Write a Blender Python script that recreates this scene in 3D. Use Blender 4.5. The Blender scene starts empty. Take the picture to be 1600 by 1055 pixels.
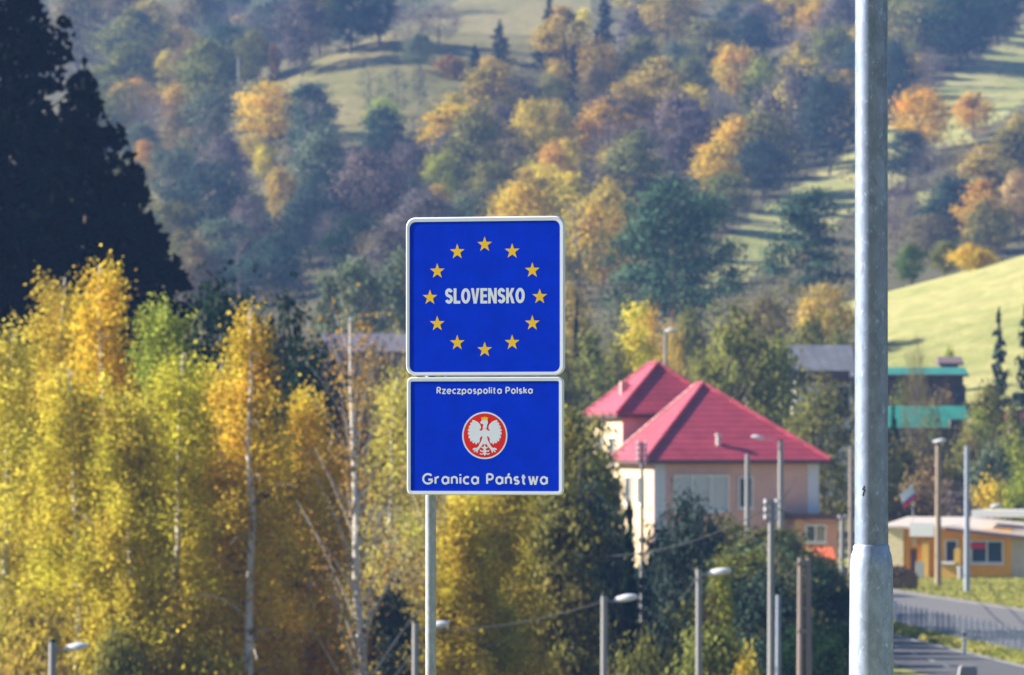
import bpy, math, random
import numpy as np
from mathutils import Vector, Matrix

# ------------------------------------------------------------------ camera, sky, sun, exposure
sc = bpy.context.scene
C = sc.collection
CAMZ = 8.0                 # camera height above the village road
FPX = 1600 * 200 / 36.0    # pixels of the photograph per unit slope (200 mm lens on a 36 mm sensor)
HOR = 690.0                # row of the horizon in the photograph
cam = bpy.data.objects.new('camera', bpy.data.cameras.new('camera'))
C.objects.link(cam)
cam.location = (0, 0, CAMZ)
cam.rotation_euler = (math.radians(90), 0, 0)
cam.data.lens = 200
cam.data.sensor_width = 36
cam.data.shift_y = (HOR - 527.5) / 1600
cam.data.clip_start = 1
cam.data.clip_end = 6000
cam.data.dof.use_dof = True
cam.data.dof.focus_distance = 33.5
cam.data.dof.aperture_fstop = 7.0
sc.camera = cam

SUN_EL, SUN_AZ = math.radians(29), math.radians(-79)      # azimuth from +Y towards +X
sdir = Vector((math.sin(SUN_AZ) * math.cos(SUN_EL), math.cos(SUN_AZ) * math.cos(SUN_EL), math.sin(SUN_EL)))
sun = bpy.data.objects.new('sun', bpy.data.lights.new('sun', 'SUN'))
C.objects.link(sun)
sun.rotation_euler = sdir.to_track_quat('Z', 'Y').to_euler()
sun.location = (-60, 10, 60)
sun.data.energy = 5.0
sun.data.angle = math.radians(0.5)
sun.data.color = (1.0, 0.93, 0.82)
w = bpy.data.worlds.new('World')
sc.world = w
w.use_nodes = True
wn, wl = w.node_tree.nodes, w.node_tree.links
bg = wn['Background']
sky = wn.new('ShaderNodeTexSky')
sky.sky_type = 'NISHITA'
sky.sun_disc = False
sky.sun_elevation = SUN_EL
sky.sun_rotation = SUN_AZ
sky.air_density = 1.0
sky.dust_density = 0.2
sky.ozone_density = 4.0
wl.new(sky.outputs[0], bg.inputs[0])
bg.inputs[1].default_value = 0.055
sc.view_settings.view_transform = 'Standard'
sc.view_settings.look = 'None'
sc.view_settings.gamma = 1
sc.view_settings.use_curve_mapping = False
sc.view_settings.exposure = 1.55
try:
    sc.cycles.use_denoising = True
    sc.cycles.max_bounces = 8
    sc.cycles.transparent_max_bounces = 16
except Exception:
    pass

rng = np.random.default_rng(7)
random.seed(7)
PI = math.pi

# ------------------------------------------------------------------ helpers
def smooth(a, b, x):
    t = np.clip((np.asarray(x, float) - a) / (b - a), 0, 1)
    return t * t * (3 - 2 * t)

class MB:
    """collects shapes for ONE mesh"""
    def __init__(s): s.v = []; s.f = []
    def add(s, vs, fs):
        o = len(s.v); s.v += [tuple(p) for p in vs]; s.f += [tuple(i + o for i in f) for f in fs]; return s
    def box(s, x0, x1, y0, y1, z0, z1):
        return s.add([(x0,y0,z0),(x1,y0,z0),(x1,y1,z0),(x0,y1,z0),(x0,y0,z1),(x1,y0,z1),(x1,y1,z1),(x0,y1,z1)],
                     [(3,2,1,0),(4,5,6,7),(0,1,5,4),(1,2,6,5),(2,3,7,6),(3,0,4,7)])
    def tube(s, pts, rad, n=8, cap=True):
        pts = [Vector(p) for p in pts]; k = len(pts)
        if not hasattr(rad, '__len__'): rad = [rad] * k
        vs = []; fs = []
        for i, p in enumerate(pts):
            t = (pts[min(i+1, k-1)] - pts[max(i-1, 0)]).normalized()
            a = t.orthogonal() if abs(t.z) < .95 else Vector((1, 0, 0)) - t * t.x
            a.normalize(); b = t.cross(a)
            for j in range(n):
                th = 2 * PI * j / n
                vs.append(p + (a * math.cos(th) + b * math.sin(th)) * rad[i])
        for i in range(k - 1):
            for j in range(n):
                fs.append((i*n+j, i*n+(j+1) % n, (i+1)*n+(j+1) % n, (i+1)*n+j))
        if cap:
            fs.append(tuple(range(n))[::-1]); fs.append(tuple((k-1)*n+j for j in range(n)))
        return s.add(vs, fs)
    def prism(s, outline, y0, y1):
        """outline in x,z (counter-clockwise seen from -y); y0 is the front"""
        n = len(outline)
        vs = [(x, y0, z) for x, z in outline] + [(x, y1, z) for x, z in outline]
        fs = [tuple(range(n)), tuple(range(2*n-1, n-1, -1))]
        fs += [(i, i + n, (i+1) % n + n, (i+1) % n) for i in range(n)]
        return s.add(vs, fs)
    def mesh(s, name, smooth_=False):
        m = bpy.data.meshes.new(name); m.from_pydata(s.v, [], s.f); m.update()
        if smooth_:
            m.polygons.foreach_set('use_smooth', [True] * len(m.polygons))
            try: m.set_sharp_from_angle(angle=math.radians(40))
            except Exception: pass
        return m

def obj(name, mesh, mat, parent=None, loc=None, smooth_=False):
    if isinstance(mesh, MB): mesh = mesh.mesh(name, smooth_)
    o = bpy.data.objects.new(name, mesh); C.objects.link(o)
    if mat is not None and len(mesh.materials) == 0: mesh.materials.append(mat)
    if parent is not None: o.parent = parent
    if loc is not None: o.location = loc
    return o

def tag(o, label, cat, group=None):
    o['label'] = label; o['category'] = cat
    if group: o['group'] = group
    return o

def thing(name, label, cat, loc=(0, 0, 0), rz=0.0, group=None):
    o = bpy.data.objects.new(name, None); C.objects.link(o)
    o.empty_display_size = .2
    o.location = loc; o.rotation_euler = (0, 0, rz)
    return tag(o, label, cat, group)

def X(px, d): return (px - 800) / FPX * d
def Z(py, d): return CAMZ + (HOR - py) / FPX * d

# ------------------------------------------------------------------ materials
def newmat(name):
    m = bpy.data.materials.new(name); m.use_nodes = True
    nt = m.node_tree; nt.nodes.clear()
    out = nt.nodes.new('ShaderNodeOutputMaterial')
    return m, nt, out

def N(nt, t, **kw):
    n = nt.nodes.new(t)
    for k, v in kw.items():
        if k in n.inputs: n.inputs[k].default_value = v
        else: setattr(n, k, v)
    return n

def plain(name, col, rough=.6, metal=0.0, var=.12, scale=6.0, bump=0.0, spec=.4, dirt=None):
    """painted / plastered / wooden surface: base colour broken up by two noises, slight bump"""
    m, nt, out = newmat(name)
    b = N(nt, 'ShaderNodeBsdfPrincipled', Roughness=rough, Metallic=metal)
    b.inputs['Specular IOR Level'].default_value = spec
    tc = N(nt, 'ShaderNodeTexCoord')
    n1 = N(nt, 'ShaderNodeTexNoise', Scale=scale, Detail=6.0, Roughness=.65)
    nt.links.new(tc.outputs['Object'], n1.inputs['Vector'])
    mx = N(nt, 'ShaderNodeMix', data_type='RGBA')
    d = dirt or tuple(c * (1 - 2.4 * var) for c in col)
    mx.inputs[6].default_value = (*[min(1, c * (1 + var)) for c in col], 1)
    mx.inputs[7].default_value = (*d, 1)
    cr = N(nt, 'ShaderNodeMapRange'); cr.inputs[1].default_value = .35; cr.inputs[2].default_value = .75
    nt.links.new(n1.outputs[0], cr.inputs[0]); nt.links.new(cr.outputs[0], mx.inputs[0])
    nt.links.new(mx.outputs[2], b.inputs['Base Color'])
    if bump:
        bp = N(nt, 'ShaderNodeBump', Strength=bump, Distance=.02)
        nt.links.new(n1.outputs[0], bp.inputs['Height']); nt.links.new(bp.outputs[0], b.inputs['Normal'])
    nt.links.new(b.outputs[0], out.inputs[0])
    return m

def leafmat(name='foliage', trans=.5, lo=.45, hi=1.6):
    """leaves: the tree's own colour (object colour), spread per leaf by the tone attribute, greener in some branches"""
    m, nt, out = newmat(name)
    oi = N(nt, 'ShaderNodeObjectInfo')
    at = N(nt, 'ShaderNodeAttribute', attribute_name='tone')
    hs = N(nt, 'ShaderNodeHueSaturation')
    mr = N(nt, 'ShaderNodeMapRange'); mr.inputs[3].default_value = lo; mr.inputs[4].default_value = hi
    nt.links.new(at.outputs['Fac'], mr.inputs[0]); nt.links.new(mr.outputs[0], hs.inputs['Value'])
    at2 = N(nt, 'ShaderNodeAttribute', attribute_name='hue')
    mr2 = N(nt, 'ShaderNodeMapRange'); mr2.inputs[3].default_value = .488; mr2.inputs[4].default_value = .536
    nt.links.new(at2.outputs['Fac'], mr2.inputs[0]); nt.links.new(mr2.outputs[0], hs.inputs['Hue'])
    nt.links.new(oi.outputs['Color'], hs.inputs['Color'])
    df = N(nt, 'ShaderNodeBsdfDiffuse'); tr = N(nt, 'ShaderNodeBsdfTranslucent')
    ms = N(nt, 'ShaderNodeMixShader', Fac=trans)
    nt.links.new(hs.outputs[0], df.inputs[0]); nt.links.new(hs.outputs[0], tr.inputs[0])
    nt.links.new(df.outputs[0], ms.inputs[1]); nt.links.new(tr.outputs[0], ms.inputs[2])
    nt.links.new(ms.outputs[0], out.inputs[0])
    return m

def rampmat(name, stops, scale=.05, rough=.9, detail=8.0, coord='Object', stretch=None, bump=0.0, trans=0.0):
    m, nt, out = newmat(name)
    tc = N(nt, 'ShaderNodeTexCoord')
    src = tc.outputs[coord]
    if stretch:
        mp = N(nt, 'ShaderNodeMapping'); mp.inputs['Scale'].default_value = stretch
        nt.links.new(src, mp.inputs[0]); src = mp.outputs[0]
    n1 = N(nt, 'ShaderNodeTexNoise', Scale=scale, Detail=detail, Roughness=.7)
    nt.links.new(src, n1.inputs['Vector'])
    r = N(nt, 'ShaderNodeValToRGB')
    while len(r.color_ramp.elements) < len(stops): r.color_ramp.elements.new(.5)
    for e, (p, c) in zip(r.color_ramp.elements, stops): e.position = p; e.color = (*c, 1)
    nt.links.new(n1.outputs[0], r.inputs[0])
    if trans:
        df = N(nt, 'ShaderNodeBsdfDiffuse'); tr = N(nt, 'ShaderNodeBsdfTranslucent'); ms = N(nt, 'ShaderNodeMixShader', Fac=trans)
        nt.links.new(r.outputs[0], df.inputs[0]); nt.links.new(r.outputs[0], tr.inputs[0])
        nt.links.new(df.outputs[0], ms.inputs[1]); nt.links.new(tr.outputs[0], ms.inputs[2])
        nt.links.new(ms.outputs[0], out.inputs[0]); return m
    b = N(nt, 'ShaderNodeBsdfPrincipled', Roughness=rough)
    nt.links.new(r.outputs[0], b.inputs['Base Color'])
    if bump:
        bp = N(nt, 'ShaderNodeBump', Strength=bump, Distance=.03)
        nt.links.new(n1.outputs[0], bp.inputs['Height']); nt.links.new(bp.outputs[0], b.inputs['Normal'])
    nt.links.new(b.outputs[0], out.inputs[0])
    return m

def galvanised(name, col, rough=.5, metal=.35, scale=45.0, fleck=.35):
    m, nt, out = newmat(name)
    b = N(nt, 'ShaderNodeBsdfPrincipled', Metallic=metal, Roughness=rough)
    tc = N(nt, 'ShaderNodeTexCoord')
    vo = N(nt, 'ShaderNodeTexVoronoi', Scale=scale)
    no = N(nt, 'ShaderNodeTexNoise', Scale=scale * .35, Detail=8.0, Roughness=.75)
    mp = N(nt, 'ShaderNodeMapping'); mp.inputs['Scale'].default_value = (1, 1, .55)
    nt.links.new(tc.outputs['Object'], mp.inputs[0])
    nt.links.new(mp.outputs[0], vo.inputs['Vector']); nt.links.new(mp.outputs[0], no.inputs['Vector'])
    fl = N(nt, 'ShaderNodeTexNoise', Scale=scale * 1.2, Detail=3.0, Roughness=.6)
    nt.links.new(mp.outputs[0], fl.inputs['Vector'])
    m1 = N(nt, 'ShaderNodeMapRange'); m1.inputs[1].default_value = .3; m1.inputs[2].default_value = .7
    m1.inputs[3].default_value = .72; m1.inputs[4].default_value = 1.18
    nt.links.new(no.outputs[0], m1.inputs[0])
    m2 = N(nt, 'ShaderNodeMapRange'); m2.inputs[1].default_value = .6; m2.inputs[2].default_value = .72
    m2.inputs[3].default_value = 0; m2.inputs[4].default_value = fleck
    nt.links.new(fl.outputs[0], m2.inputs[0])
    ad = N(nt, 'ShaderNodeMath', operation='ADD')
    nt.links.new(m1.outputs[0], ad.inputs[0]); nt.links.new(m2.outputs[0], ad.inputs[1])
    sep = N(nt, 'ShaderNodeSeparateColor'); nt.links.new(vo.outputs['Color'], sep.inputs[0])
    m3 = N(nt, 'ShaderNodeMapRange'); m3.inputs[3].default_value = .9; m3.inputs[4].default_value = 1.1
    nt.links.new(sep.outputs[0], m3.inputs[0])
    mu = N(nt, 'ShaderNodeMath', operation='MULTIPLY')
    nt.links.new(ad.outputs[0], mu.inputs[0]); nt.links.new(m3.outputs[0], mu.inputs[1])
    vm = N(nt, 'ShaderNodeVectorMath', operation='SCALE'); vm.inputs[0].default_value = col
    nt.links.new(mu.outputs[0], vm.inputs['Scale'])
    nt.links.new(vm.outputs[0], b.inputs['Base Color'])
    nt.links.new(b.outputs[0], out.inputs[0])
    return m

def tiles(name, c1, c2, sx, sz, bump=.5):
    """roof covering too fine to tell piece from piece: courses and pans in relief, colour varied from tile to tile"""
    m, nt, out = newmat(name)
    b = N(nt, 'ShaderNodeBsdfPrincipled', Roughness=.42)
    tc = N(nt, 'ShaderNodeTexCoord')
    sp = N(nt, 'ShaderNodeSeparateXYZ'); nt.links.new(tc.outputs['Object'], sp.inputs[0])
    hx = N(nt, 'ShaderNodeMath', operation='ADD')
    nt.links.new(sp.outputs[0], hx.inputs[0]); nt.links.new(sp.outputs[1], hx.inputs[1])
    cb = N(nt, 'ShaderNodeCombineXYZ'); nt.links.new(hx.outputs[0], cb.inputs[0]); nt.links.new(sp.outputs[2], cb.inputs[1])
    br = N(nt, 'ShaderNodeTexBrick', Scale=1.0)
    br.inputs['Brick Width'].default_value = sx; br.inputs['Row Height'].default_value = sz
    br.inputs['Mortar Size'].default_value = sz * .2; br.inputs['Mortar Smooth'].default_value = .6
    br.inputs['Color1'].default_value = (*c1, 1); br.inputs['Color2'].default_value = (*c2, 1)
    br.inputs['Mortar'].default_value = (*[c * .62 for c in c1], 1)
    nt.links.new(cb.outputs[0], br.inputs[0])
    no = N(nt, 'ShaderNodeTexNoise', Scale=.8, Detail=7.0); nt.links.new(tc.outputs['Object'], no.inputs['Vector'])
    mr = N(nt, 'ShaderNodeMapRange'); mr.inputs[1].default_value = .3; mr.inputs[2].default_value = .7; mr.inputs[3].default_value = .8; mr.inputs[4].default_value = 1.15
    nt.links.new(no.outputs[0], mr.inputs[0])
    vm = N(nt, 'ShaderNodeVectorMath', operation='SCALE')
    nt.links.new(br.outputs[0], vm.inputs[0]); nt.links.new(mr.outputs[0], vm.inputs['Scale'])
    nt.links.new(vm.outputs[0], b.inputs['Base Color'])
    bp = N(nt, 'ShaderNodeBump', Strength=bump, Distance=.04); bp.invert = True
    nt.links.new(br.outputs['Fac'], bp.inputs['Height']); nt.links.new(bp.outputs[0], b.inputs['Normal'])
    nt.links.new(b.outputs[0], out.inputs[0])
    return m

def glassmat(name, col=(.05, .07, .09)):
    m, nt, out = newmat(name)
    b = N(nt, 'ShaderNodeBsdfPrincipled', Roughness=.08); b.inputs['Base Color'].default_value = (*col, 1)
    nt.links.new(b.outputs[0], out.inputs[0]); return m

LEAF = leafmat(trans=.3)
BIRCHLEAF = leafmat('birch_foliage', trans=.55, lo=.5, hi=1.55)
NEEDLE = leafmat('needles', trans=.12, lo=.5, hi=1.5)
BIRCHBARK = rampmat('birch_bark', [(0, (.06, .05, .045)), (.36, (.12, .10, .09)), (.43, (.62, .58, .52)), (1, (.8, .77, .72))], 2.2, coord='Object', stretch=(1, 1, 2.2))
BARK = rampmat('bark', [(0, (.05, .04, .035)), (.5, (.12, .095, .08)), (1, (.22, .18, .16))], 3.0, stretch=(3, 3, .6), bump=.4)
PINEBARK = rampmat('pine_bark', [(0, (.12, .07, .05)), (.5, (.28, .16, .11)), (1, (.36, .24, .18))], 1.5, stretch=(2, 2, .6), bump=.4)
TWIG = rampmat('bare_twigs', [(0, (.12, .09, .08)), (.5, (.2, .15, .14)), (1, (.28, .22, .2))], .6)
GALV = galvanised('galvanised_steel', (.36, .42, .55), rough=.58, metal=.85, scale=38, fleck=.5)
GALVU = galvanised('galvanised_steel_upper', (.25, .30, .43), rough=.58, metal=.88, scale=34, fleck=.6)  # darker base colour for the upper tube
GALV2 = galvanised('galvanised_post', (.35, .39, .47), rough=.5, metal=.3, scale=60, fleck=.1)
CONCRETE = rampmat('pole_concrete', [(0, (.2, .2, .2)), (.5, (.29, .285, .28)), (1, (.4, .39, .38))], 2.0, stretch=(3, 3, .7), bump=.2)
POLEWOOD = rampmat('pole_wood', [(0, (.2, .14, .1)), (.5, (.33, .25, .18)), (1, (.42, .34, .25))], 2.0, stretch=(6, 6, .4), bump=.3)
DARKPOLE = rampmat('brown_concrete', [(0, (.2, .15, .13)), (.5, (.28, .22, .19)), (1, (.36, .3, .26))], 2.0, stretch=(4, 4, .6), bump=.2)
LAMPWHITE = plain('lamp_housing', (.72, .73, .74), .4, var=.05)
BLACK = plain('black_rubber', (.02, .02, .022), .6, var=.1)
WHITE = plain('white_paint', (.78, .77, .74), .5, var=.05)

# ------------------------------------------------------------------ terrain
DS = [-400, 40, 110, 390, 450, 520, 620, 800, 1000, 1200, 1350, 1500, 2000, 2300]
ZS = [5.5, 5.5, 0, 0, 4, 10, 18, 38, 66, 100, 126, 140, 140, 110]
def H(x, y):
    x = np.asarray(x, float); y = np.asarray(y, float)
    z = 0
    for o in (-15, -7.5, 0, 7.5, 15): z = z + np.interp(y + o, DS, ZS) / 5
    # low ground of the stream, left and centre
    z = z - 6 * (1 - smooth(4.5, 10.5, x)) * smooth(90, 150, y) * (1 - smooth(285, 322, y))
    # meadow knoll on the right
    z = z + (10.7 + .28 * np.clip(x - 34.6, -40, 60)) * smooth(4, 30, x) * np.exp(-.5 * ((y - 525) / 52) ** 2)
    # grassy hump high on the left
    z = z + 18.5 * smooth(-72, -15, x) * (1 - smooth(0, 48, x)) * np.exp(-.5 * ((y - 955) / 55) ** 2)
    # slopes added out of view, raised to darken the light from the horizon
    z = z + 115 * smooth(170, 640, x) * smooth(-250, 200, y) * (1 - smooth(500, 1300, y)) + 120 * smooth(-70, -520, y)
    z = z + 45 * smooth(-330, -800, x) * smooth(-200, 100, y) * (1 - smooth(500, 1300, y))
    # folds of the slope
    far = smooth(520, 760, y)
    z = z + far * (2.2 * np.sin(x * .045 + y * .011) + 1.6 * np.sin(y * .031 - x * .02 + 1.3) + .05 * x * (np.abs(x) < 300))
    return z

def hit(px, py, d0=385.0, d1=1900.0):
    d = np.arange(d0, d1, 1.5)
    x = (px - 800) / FPX * d; zr = CAMZ + (HOR - py) / FPX * d
    k = np.argmax(zr <= H(x, d))
    return float(d[k]) if zr[k] <= H(x[k], d[k]) else None

def inpoly(px, py, poly):
    r = np.zeros(np.shape(px), bool); n = len(poly); j = n - 1
    for i in range(n):
        xi, yi = poly[i]; xj, yj = poly[j]
        c = ((yi > py) != (yj > py)) & (px < (xj - xi) * (py - yi) / (yj - yi + 1e-9) + xi)
        r ^= c; j = i
    return r
MEADOWS = [
    [(372,160),(430,125),(540,75),(640,34),(700,12),(770,-60),(900,-60),(930,40),(850,95),(760,120),(690,165),(640,215),(540,225),(440,190)],
    [(900,480),(1060,435),(1180,335),(1330,238),(1400,190),(1480,130),(1640,10),(1640,130),(1500,235),(1400,285),(1330,335),(1265,400),(1180,430),(1060,480)],
    [(1440,300),(1540,225),(1640,165),(1640,205),(1540,262),(1460,330)],
]
def meadow_at(px, py):
    r = np.zeros(np.shape(px), bool)
    for p in MEADOWS: r |= inpoly(px, py, p)
    return r

xs = np.unique(np.concatenate([np.linspace(-900, -160, 40), np.arange(-160, 160.1, 2.5), np.linspace(160, 900, 40)]))
ys = np.unique(np.concatenate([np.linspace(-620, -125, 26), np.linspace(-120, 380, 90), np.arange(380, 1500, 3.5), np.linspace(1500, 2250, 30)]))
GX, GY = np.meshgrid(xs, ys)
GZ = H(GX, GY)
nx, ny = len(xs), len(ys)
tv = np.stack([GX, GY, GZ], -1).reshape(-1, 3)
ii = np.arange(nx * ny).reshape(ny, nx)
tf = np.stack([ii[:-1, :-1], ii[:-1, 1:], ii[1:, 1:], ii[1:, :-1]], -1).reshape(-1, 4)

def fast_mesh(name, V, F, smooth_=False, attrs=None):
    m = bpy.data.meshes.new(name); k = F.shape[1]
    m.vertices.add(len(V)); m.vertices.foreach_set('co', np.ascontiguousarray(V, np.float32).ravel())
    m.loops.add(F.size); m.loops.foreach_set('vertex_index', np.ascontiguousarray(F, np.int32).ravel())
    m.polygons.add(len(F)); m.polygons.foreach_set('loop_start', np.arange(0, F.size, k, dtype=np.int32))
    try: m.polygons.foreach_set('loop_total', np.full(len(F), k, np.int32))
    except Exception: pass
    if smooth_: m.polygons.foreach_set('use_smooth', np.ones(len(F), bool))
    for a, (dom, val) in (attrs or {}).items():
        at = m.attributes.new(a, 'FLOAT', dom); at.data.foreach_set('value', np.ascontiguousarray(val, np.float32))
    m.update(calc_edges=True)
    return m

gpx = 800 + GX / np.maximum(GY, 50) * FPX
gpy = HOR - (GZ - CAMZ) / np.maximum(GY, 50) * FPX
mead = (meadow_at(gpx, gpy) & (GY > 560)).astype(float)
mead = np.maximum(mead, smooth(29, 32, GX) * smooth(375, 400, GY) * (1 - smooth(560, 585, GY)))   # the knoll
mead = np.maximum(mead, smooth(9, 12, GX) * (1 - smooth(380, 400, GY)))
mead = np.maximum(mead, (GY < 110) & (GY > -60))
mead = np.where(((GX > 70) & (GY < 900)) | ((GY < 185) & (GY > 60)), 0, mead)
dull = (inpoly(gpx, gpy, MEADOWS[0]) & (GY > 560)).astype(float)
unseen_wood = np.maximum(smooth(62, 80, GX) * (1 - smooth(640, 800, GY)), (GY < -60) * 1.0)  # dark green for unseen ground, added so it throws less light back
tmesh = fast_mesh('ground', tv, tf, True, {'meadow': ('POINT', mead.ravel()), 'dry': ('POINT', dull.ravel()), 'unseen_wood': ('POINT', unseen_wood.ravel())})
def groundmat():
    m, nt, out = newmat('ground')
    b = N(nt, 'ShaderNodeBsdfPrincipled', Roughness=.95); b.inputs['Specular IOR Level'].default_value = .1
    tc = N(nt, 'ShaderNodeTexCoord')
    at = N(nt, 'ShaderNodeAttribute', attribute_name='meadow')
    n1 = N(nt, 'ShaderNodeTexNoise', Scale=.07, Detail=9.0, Roughness=.7); nt.links.new(tc.outputs['Object'], n1.inputs['Vector'])
    n2 = N(nt, 'ShaderNodeTexNoise', Scale=.5, Detail=6.0, Roughness=.75); nt.links.new(tc.outputs['Object'], n2.inputs['Vector'])
    g = N(nt, 'ShaderNodeValToRGB')
    for _ in range(2): g.color_ramp.elements.new(.5)
    for e, (p, c) in zip(g.color_ramp.elements, [(.3, (.15, .18, .055)), (.45, (.27, .275, .09)), (.58, (.36, .33, .13)), (.72, (.26, .25, .09))]):
        e.position = p; e.color = (*c, 1)
    nt.links.new(n1.outputs[0], g.inputs[0])
    f = N(nt, 'ShaderNodeValToRGB')
    for _ in range(1): f.color_ramp.elements.new(.5)
    for e, (p, c) in zip(f.color_ramp.elements, [(.3, (.05, .06, .028)), (.5, (.11, .10, .05)), (.7, (.18, .15, .075))]):
        e.position = p; e.color = (*c, 1)
    nt.links.new(n2.outputs[0], f.inputs[0])
    # ragged edge between meadow and wood floor
    a1 = N(nt, 'ShaderNodeMath', operation='MULTIPLY_ADD'); a1.inputs[1].default_value = .7; a1.inputs[2].default_value = -.35
    nt.links.new(n2.outputs[0], a1.inputs[0])
    a2 = N(nt, 'ShaderNodeMath', operation='ADD'); nt.links.new(a1.outputs[0], a2.inputs[0]); nt.links.new(at.outputs['Fac'], a2.inputs[1])
    a3 = N(nt, 'ShaderNodeMapRange'); a3.inputs[1].default_value = .35; a3.inputs[2].default_value = .65
    nt.links.new(a2.outputs[0], a3.inputs[0])
    mx = N(nt, 'ShaderNodeMix', data_type='RGBA')
    nt.links.new(a3.outputs[0], mx.inputs[0]); nt.links.new(f.outputs[0], mx.inputs[6]); nt.links.new(g.outputs[0], mx.inputs[7])
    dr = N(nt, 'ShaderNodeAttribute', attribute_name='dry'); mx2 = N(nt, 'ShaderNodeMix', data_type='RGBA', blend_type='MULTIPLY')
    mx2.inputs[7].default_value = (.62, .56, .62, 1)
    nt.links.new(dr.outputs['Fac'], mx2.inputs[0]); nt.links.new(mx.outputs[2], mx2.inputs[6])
    wo = N(nt, 'ShaderNodeAttribute', attribute_name='unseen_wood'); mx = N(nt, 'ShaderNodeMix', data_type='RGBA')
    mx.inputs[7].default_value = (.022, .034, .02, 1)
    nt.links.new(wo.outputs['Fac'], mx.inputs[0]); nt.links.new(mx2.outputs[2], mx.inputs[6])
    hv = N(nt, 'ShaderNodeMapRange'); hv.inputs[1].default_value = .3; hv.inputs[2].default_value = .7; hv.inputs[3].default_value = .75; hv.inputs[4].default_value = 1.2
    nt.links.new(n2.outputs[0], hv.inputs[0])
    vm = N(nt, 'ShaderNodeVectorMath', operation='SCALE'); nt.links.new(mx.outputs[2], vm.inputs[0]); nt.links.new(hv.outputs[0], vm.inputs['Scale'])
    nt.links.new(vm.outputs[0], b.inputs['Base Color'])
    bp = N(nt, 'ShaderNodeBump', Strength=.6, Distance=.5); nt.links.new(n2.outputs[0], bp.inputs['Height']); nt.links.new(bp.outputs[0], b.inputs['Normal'])
    nt.links.new(b.outputs[0], out.inputs[0])
    return m
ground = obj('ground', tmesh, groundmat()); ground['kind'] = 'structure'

# the air: one closed box of even haze
hz = obj('haze', MB().box(-905, 905, -625, 2255, -8.5, 190), None)
hz['kind'] = 'stuff'
hm, hnt, hout = newmat('haze')
pv = N(hnt, 'ShaderNodeVolumePrincipled', Density=.00017, Anisotropy=0.0)
pv.inputs['Color'].default_value = (.27, .48, 1.0, 1)
hnt.links.new(pv.outputs[0], hout.inputs['Volume'])
hz.data.materials.append(hm)

# ------------------------------------------------------------------ leaf cards and trees
def cards(P, size, elong=1.0, droop=0.0, r=rng, nrm=None):
    """one small four-cornered leaf (or leaf spray) at each point"""
    n = len(P)
    a = r.normal(size=(n, 3)); a[:, 2] = a[:, 2] * (1 - droop) - droop * 2.0
    a /= np.linalg.norm(a, axis=1, keepdims=True) + 1e-9
    b = np.cross(a, r.normal(size=(n, 3))); b /= np.linalg.norm(b, axis=1, keepdims=True) + 1e-9
    if nrm is not None:      # leaves face outward from their clump, with scatter
        q = nrm + r.normal(size=(n, 3)) * .55; q /= np.linalg.norm(q, axis=1, keepdims=True) + 1e-9
        a = np.cross(q, r.normal(size=(n, 3))); a /= np.linalg.norm(a, axis=1, keepdims=True) + 1e-9
        b = np.cross(q, a)
    s = (size * r.uniform(.6, 1.35, n))[:, None]
    a = a * s * elong * .5; b = b * s * .5
    V = np.stack([P - a, P + b * .8 - a * .1, P + a, P - b * .8 + a * .1], 1).reshape(-1, 3)
    return V, np.arange(4 * n).reshape(-1, 4)

def leaf_mesh(name, P, size, tone, hue, elong=1.0, droop=0.0, r=rng, nrm=None):
    V, F = cards(P, size, elong, droop, r, nrm)
    return fast_mesh(name, V, F, False, {'tone': ('FACE', tone), 'hue': ('FACE', hue)})

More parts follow.
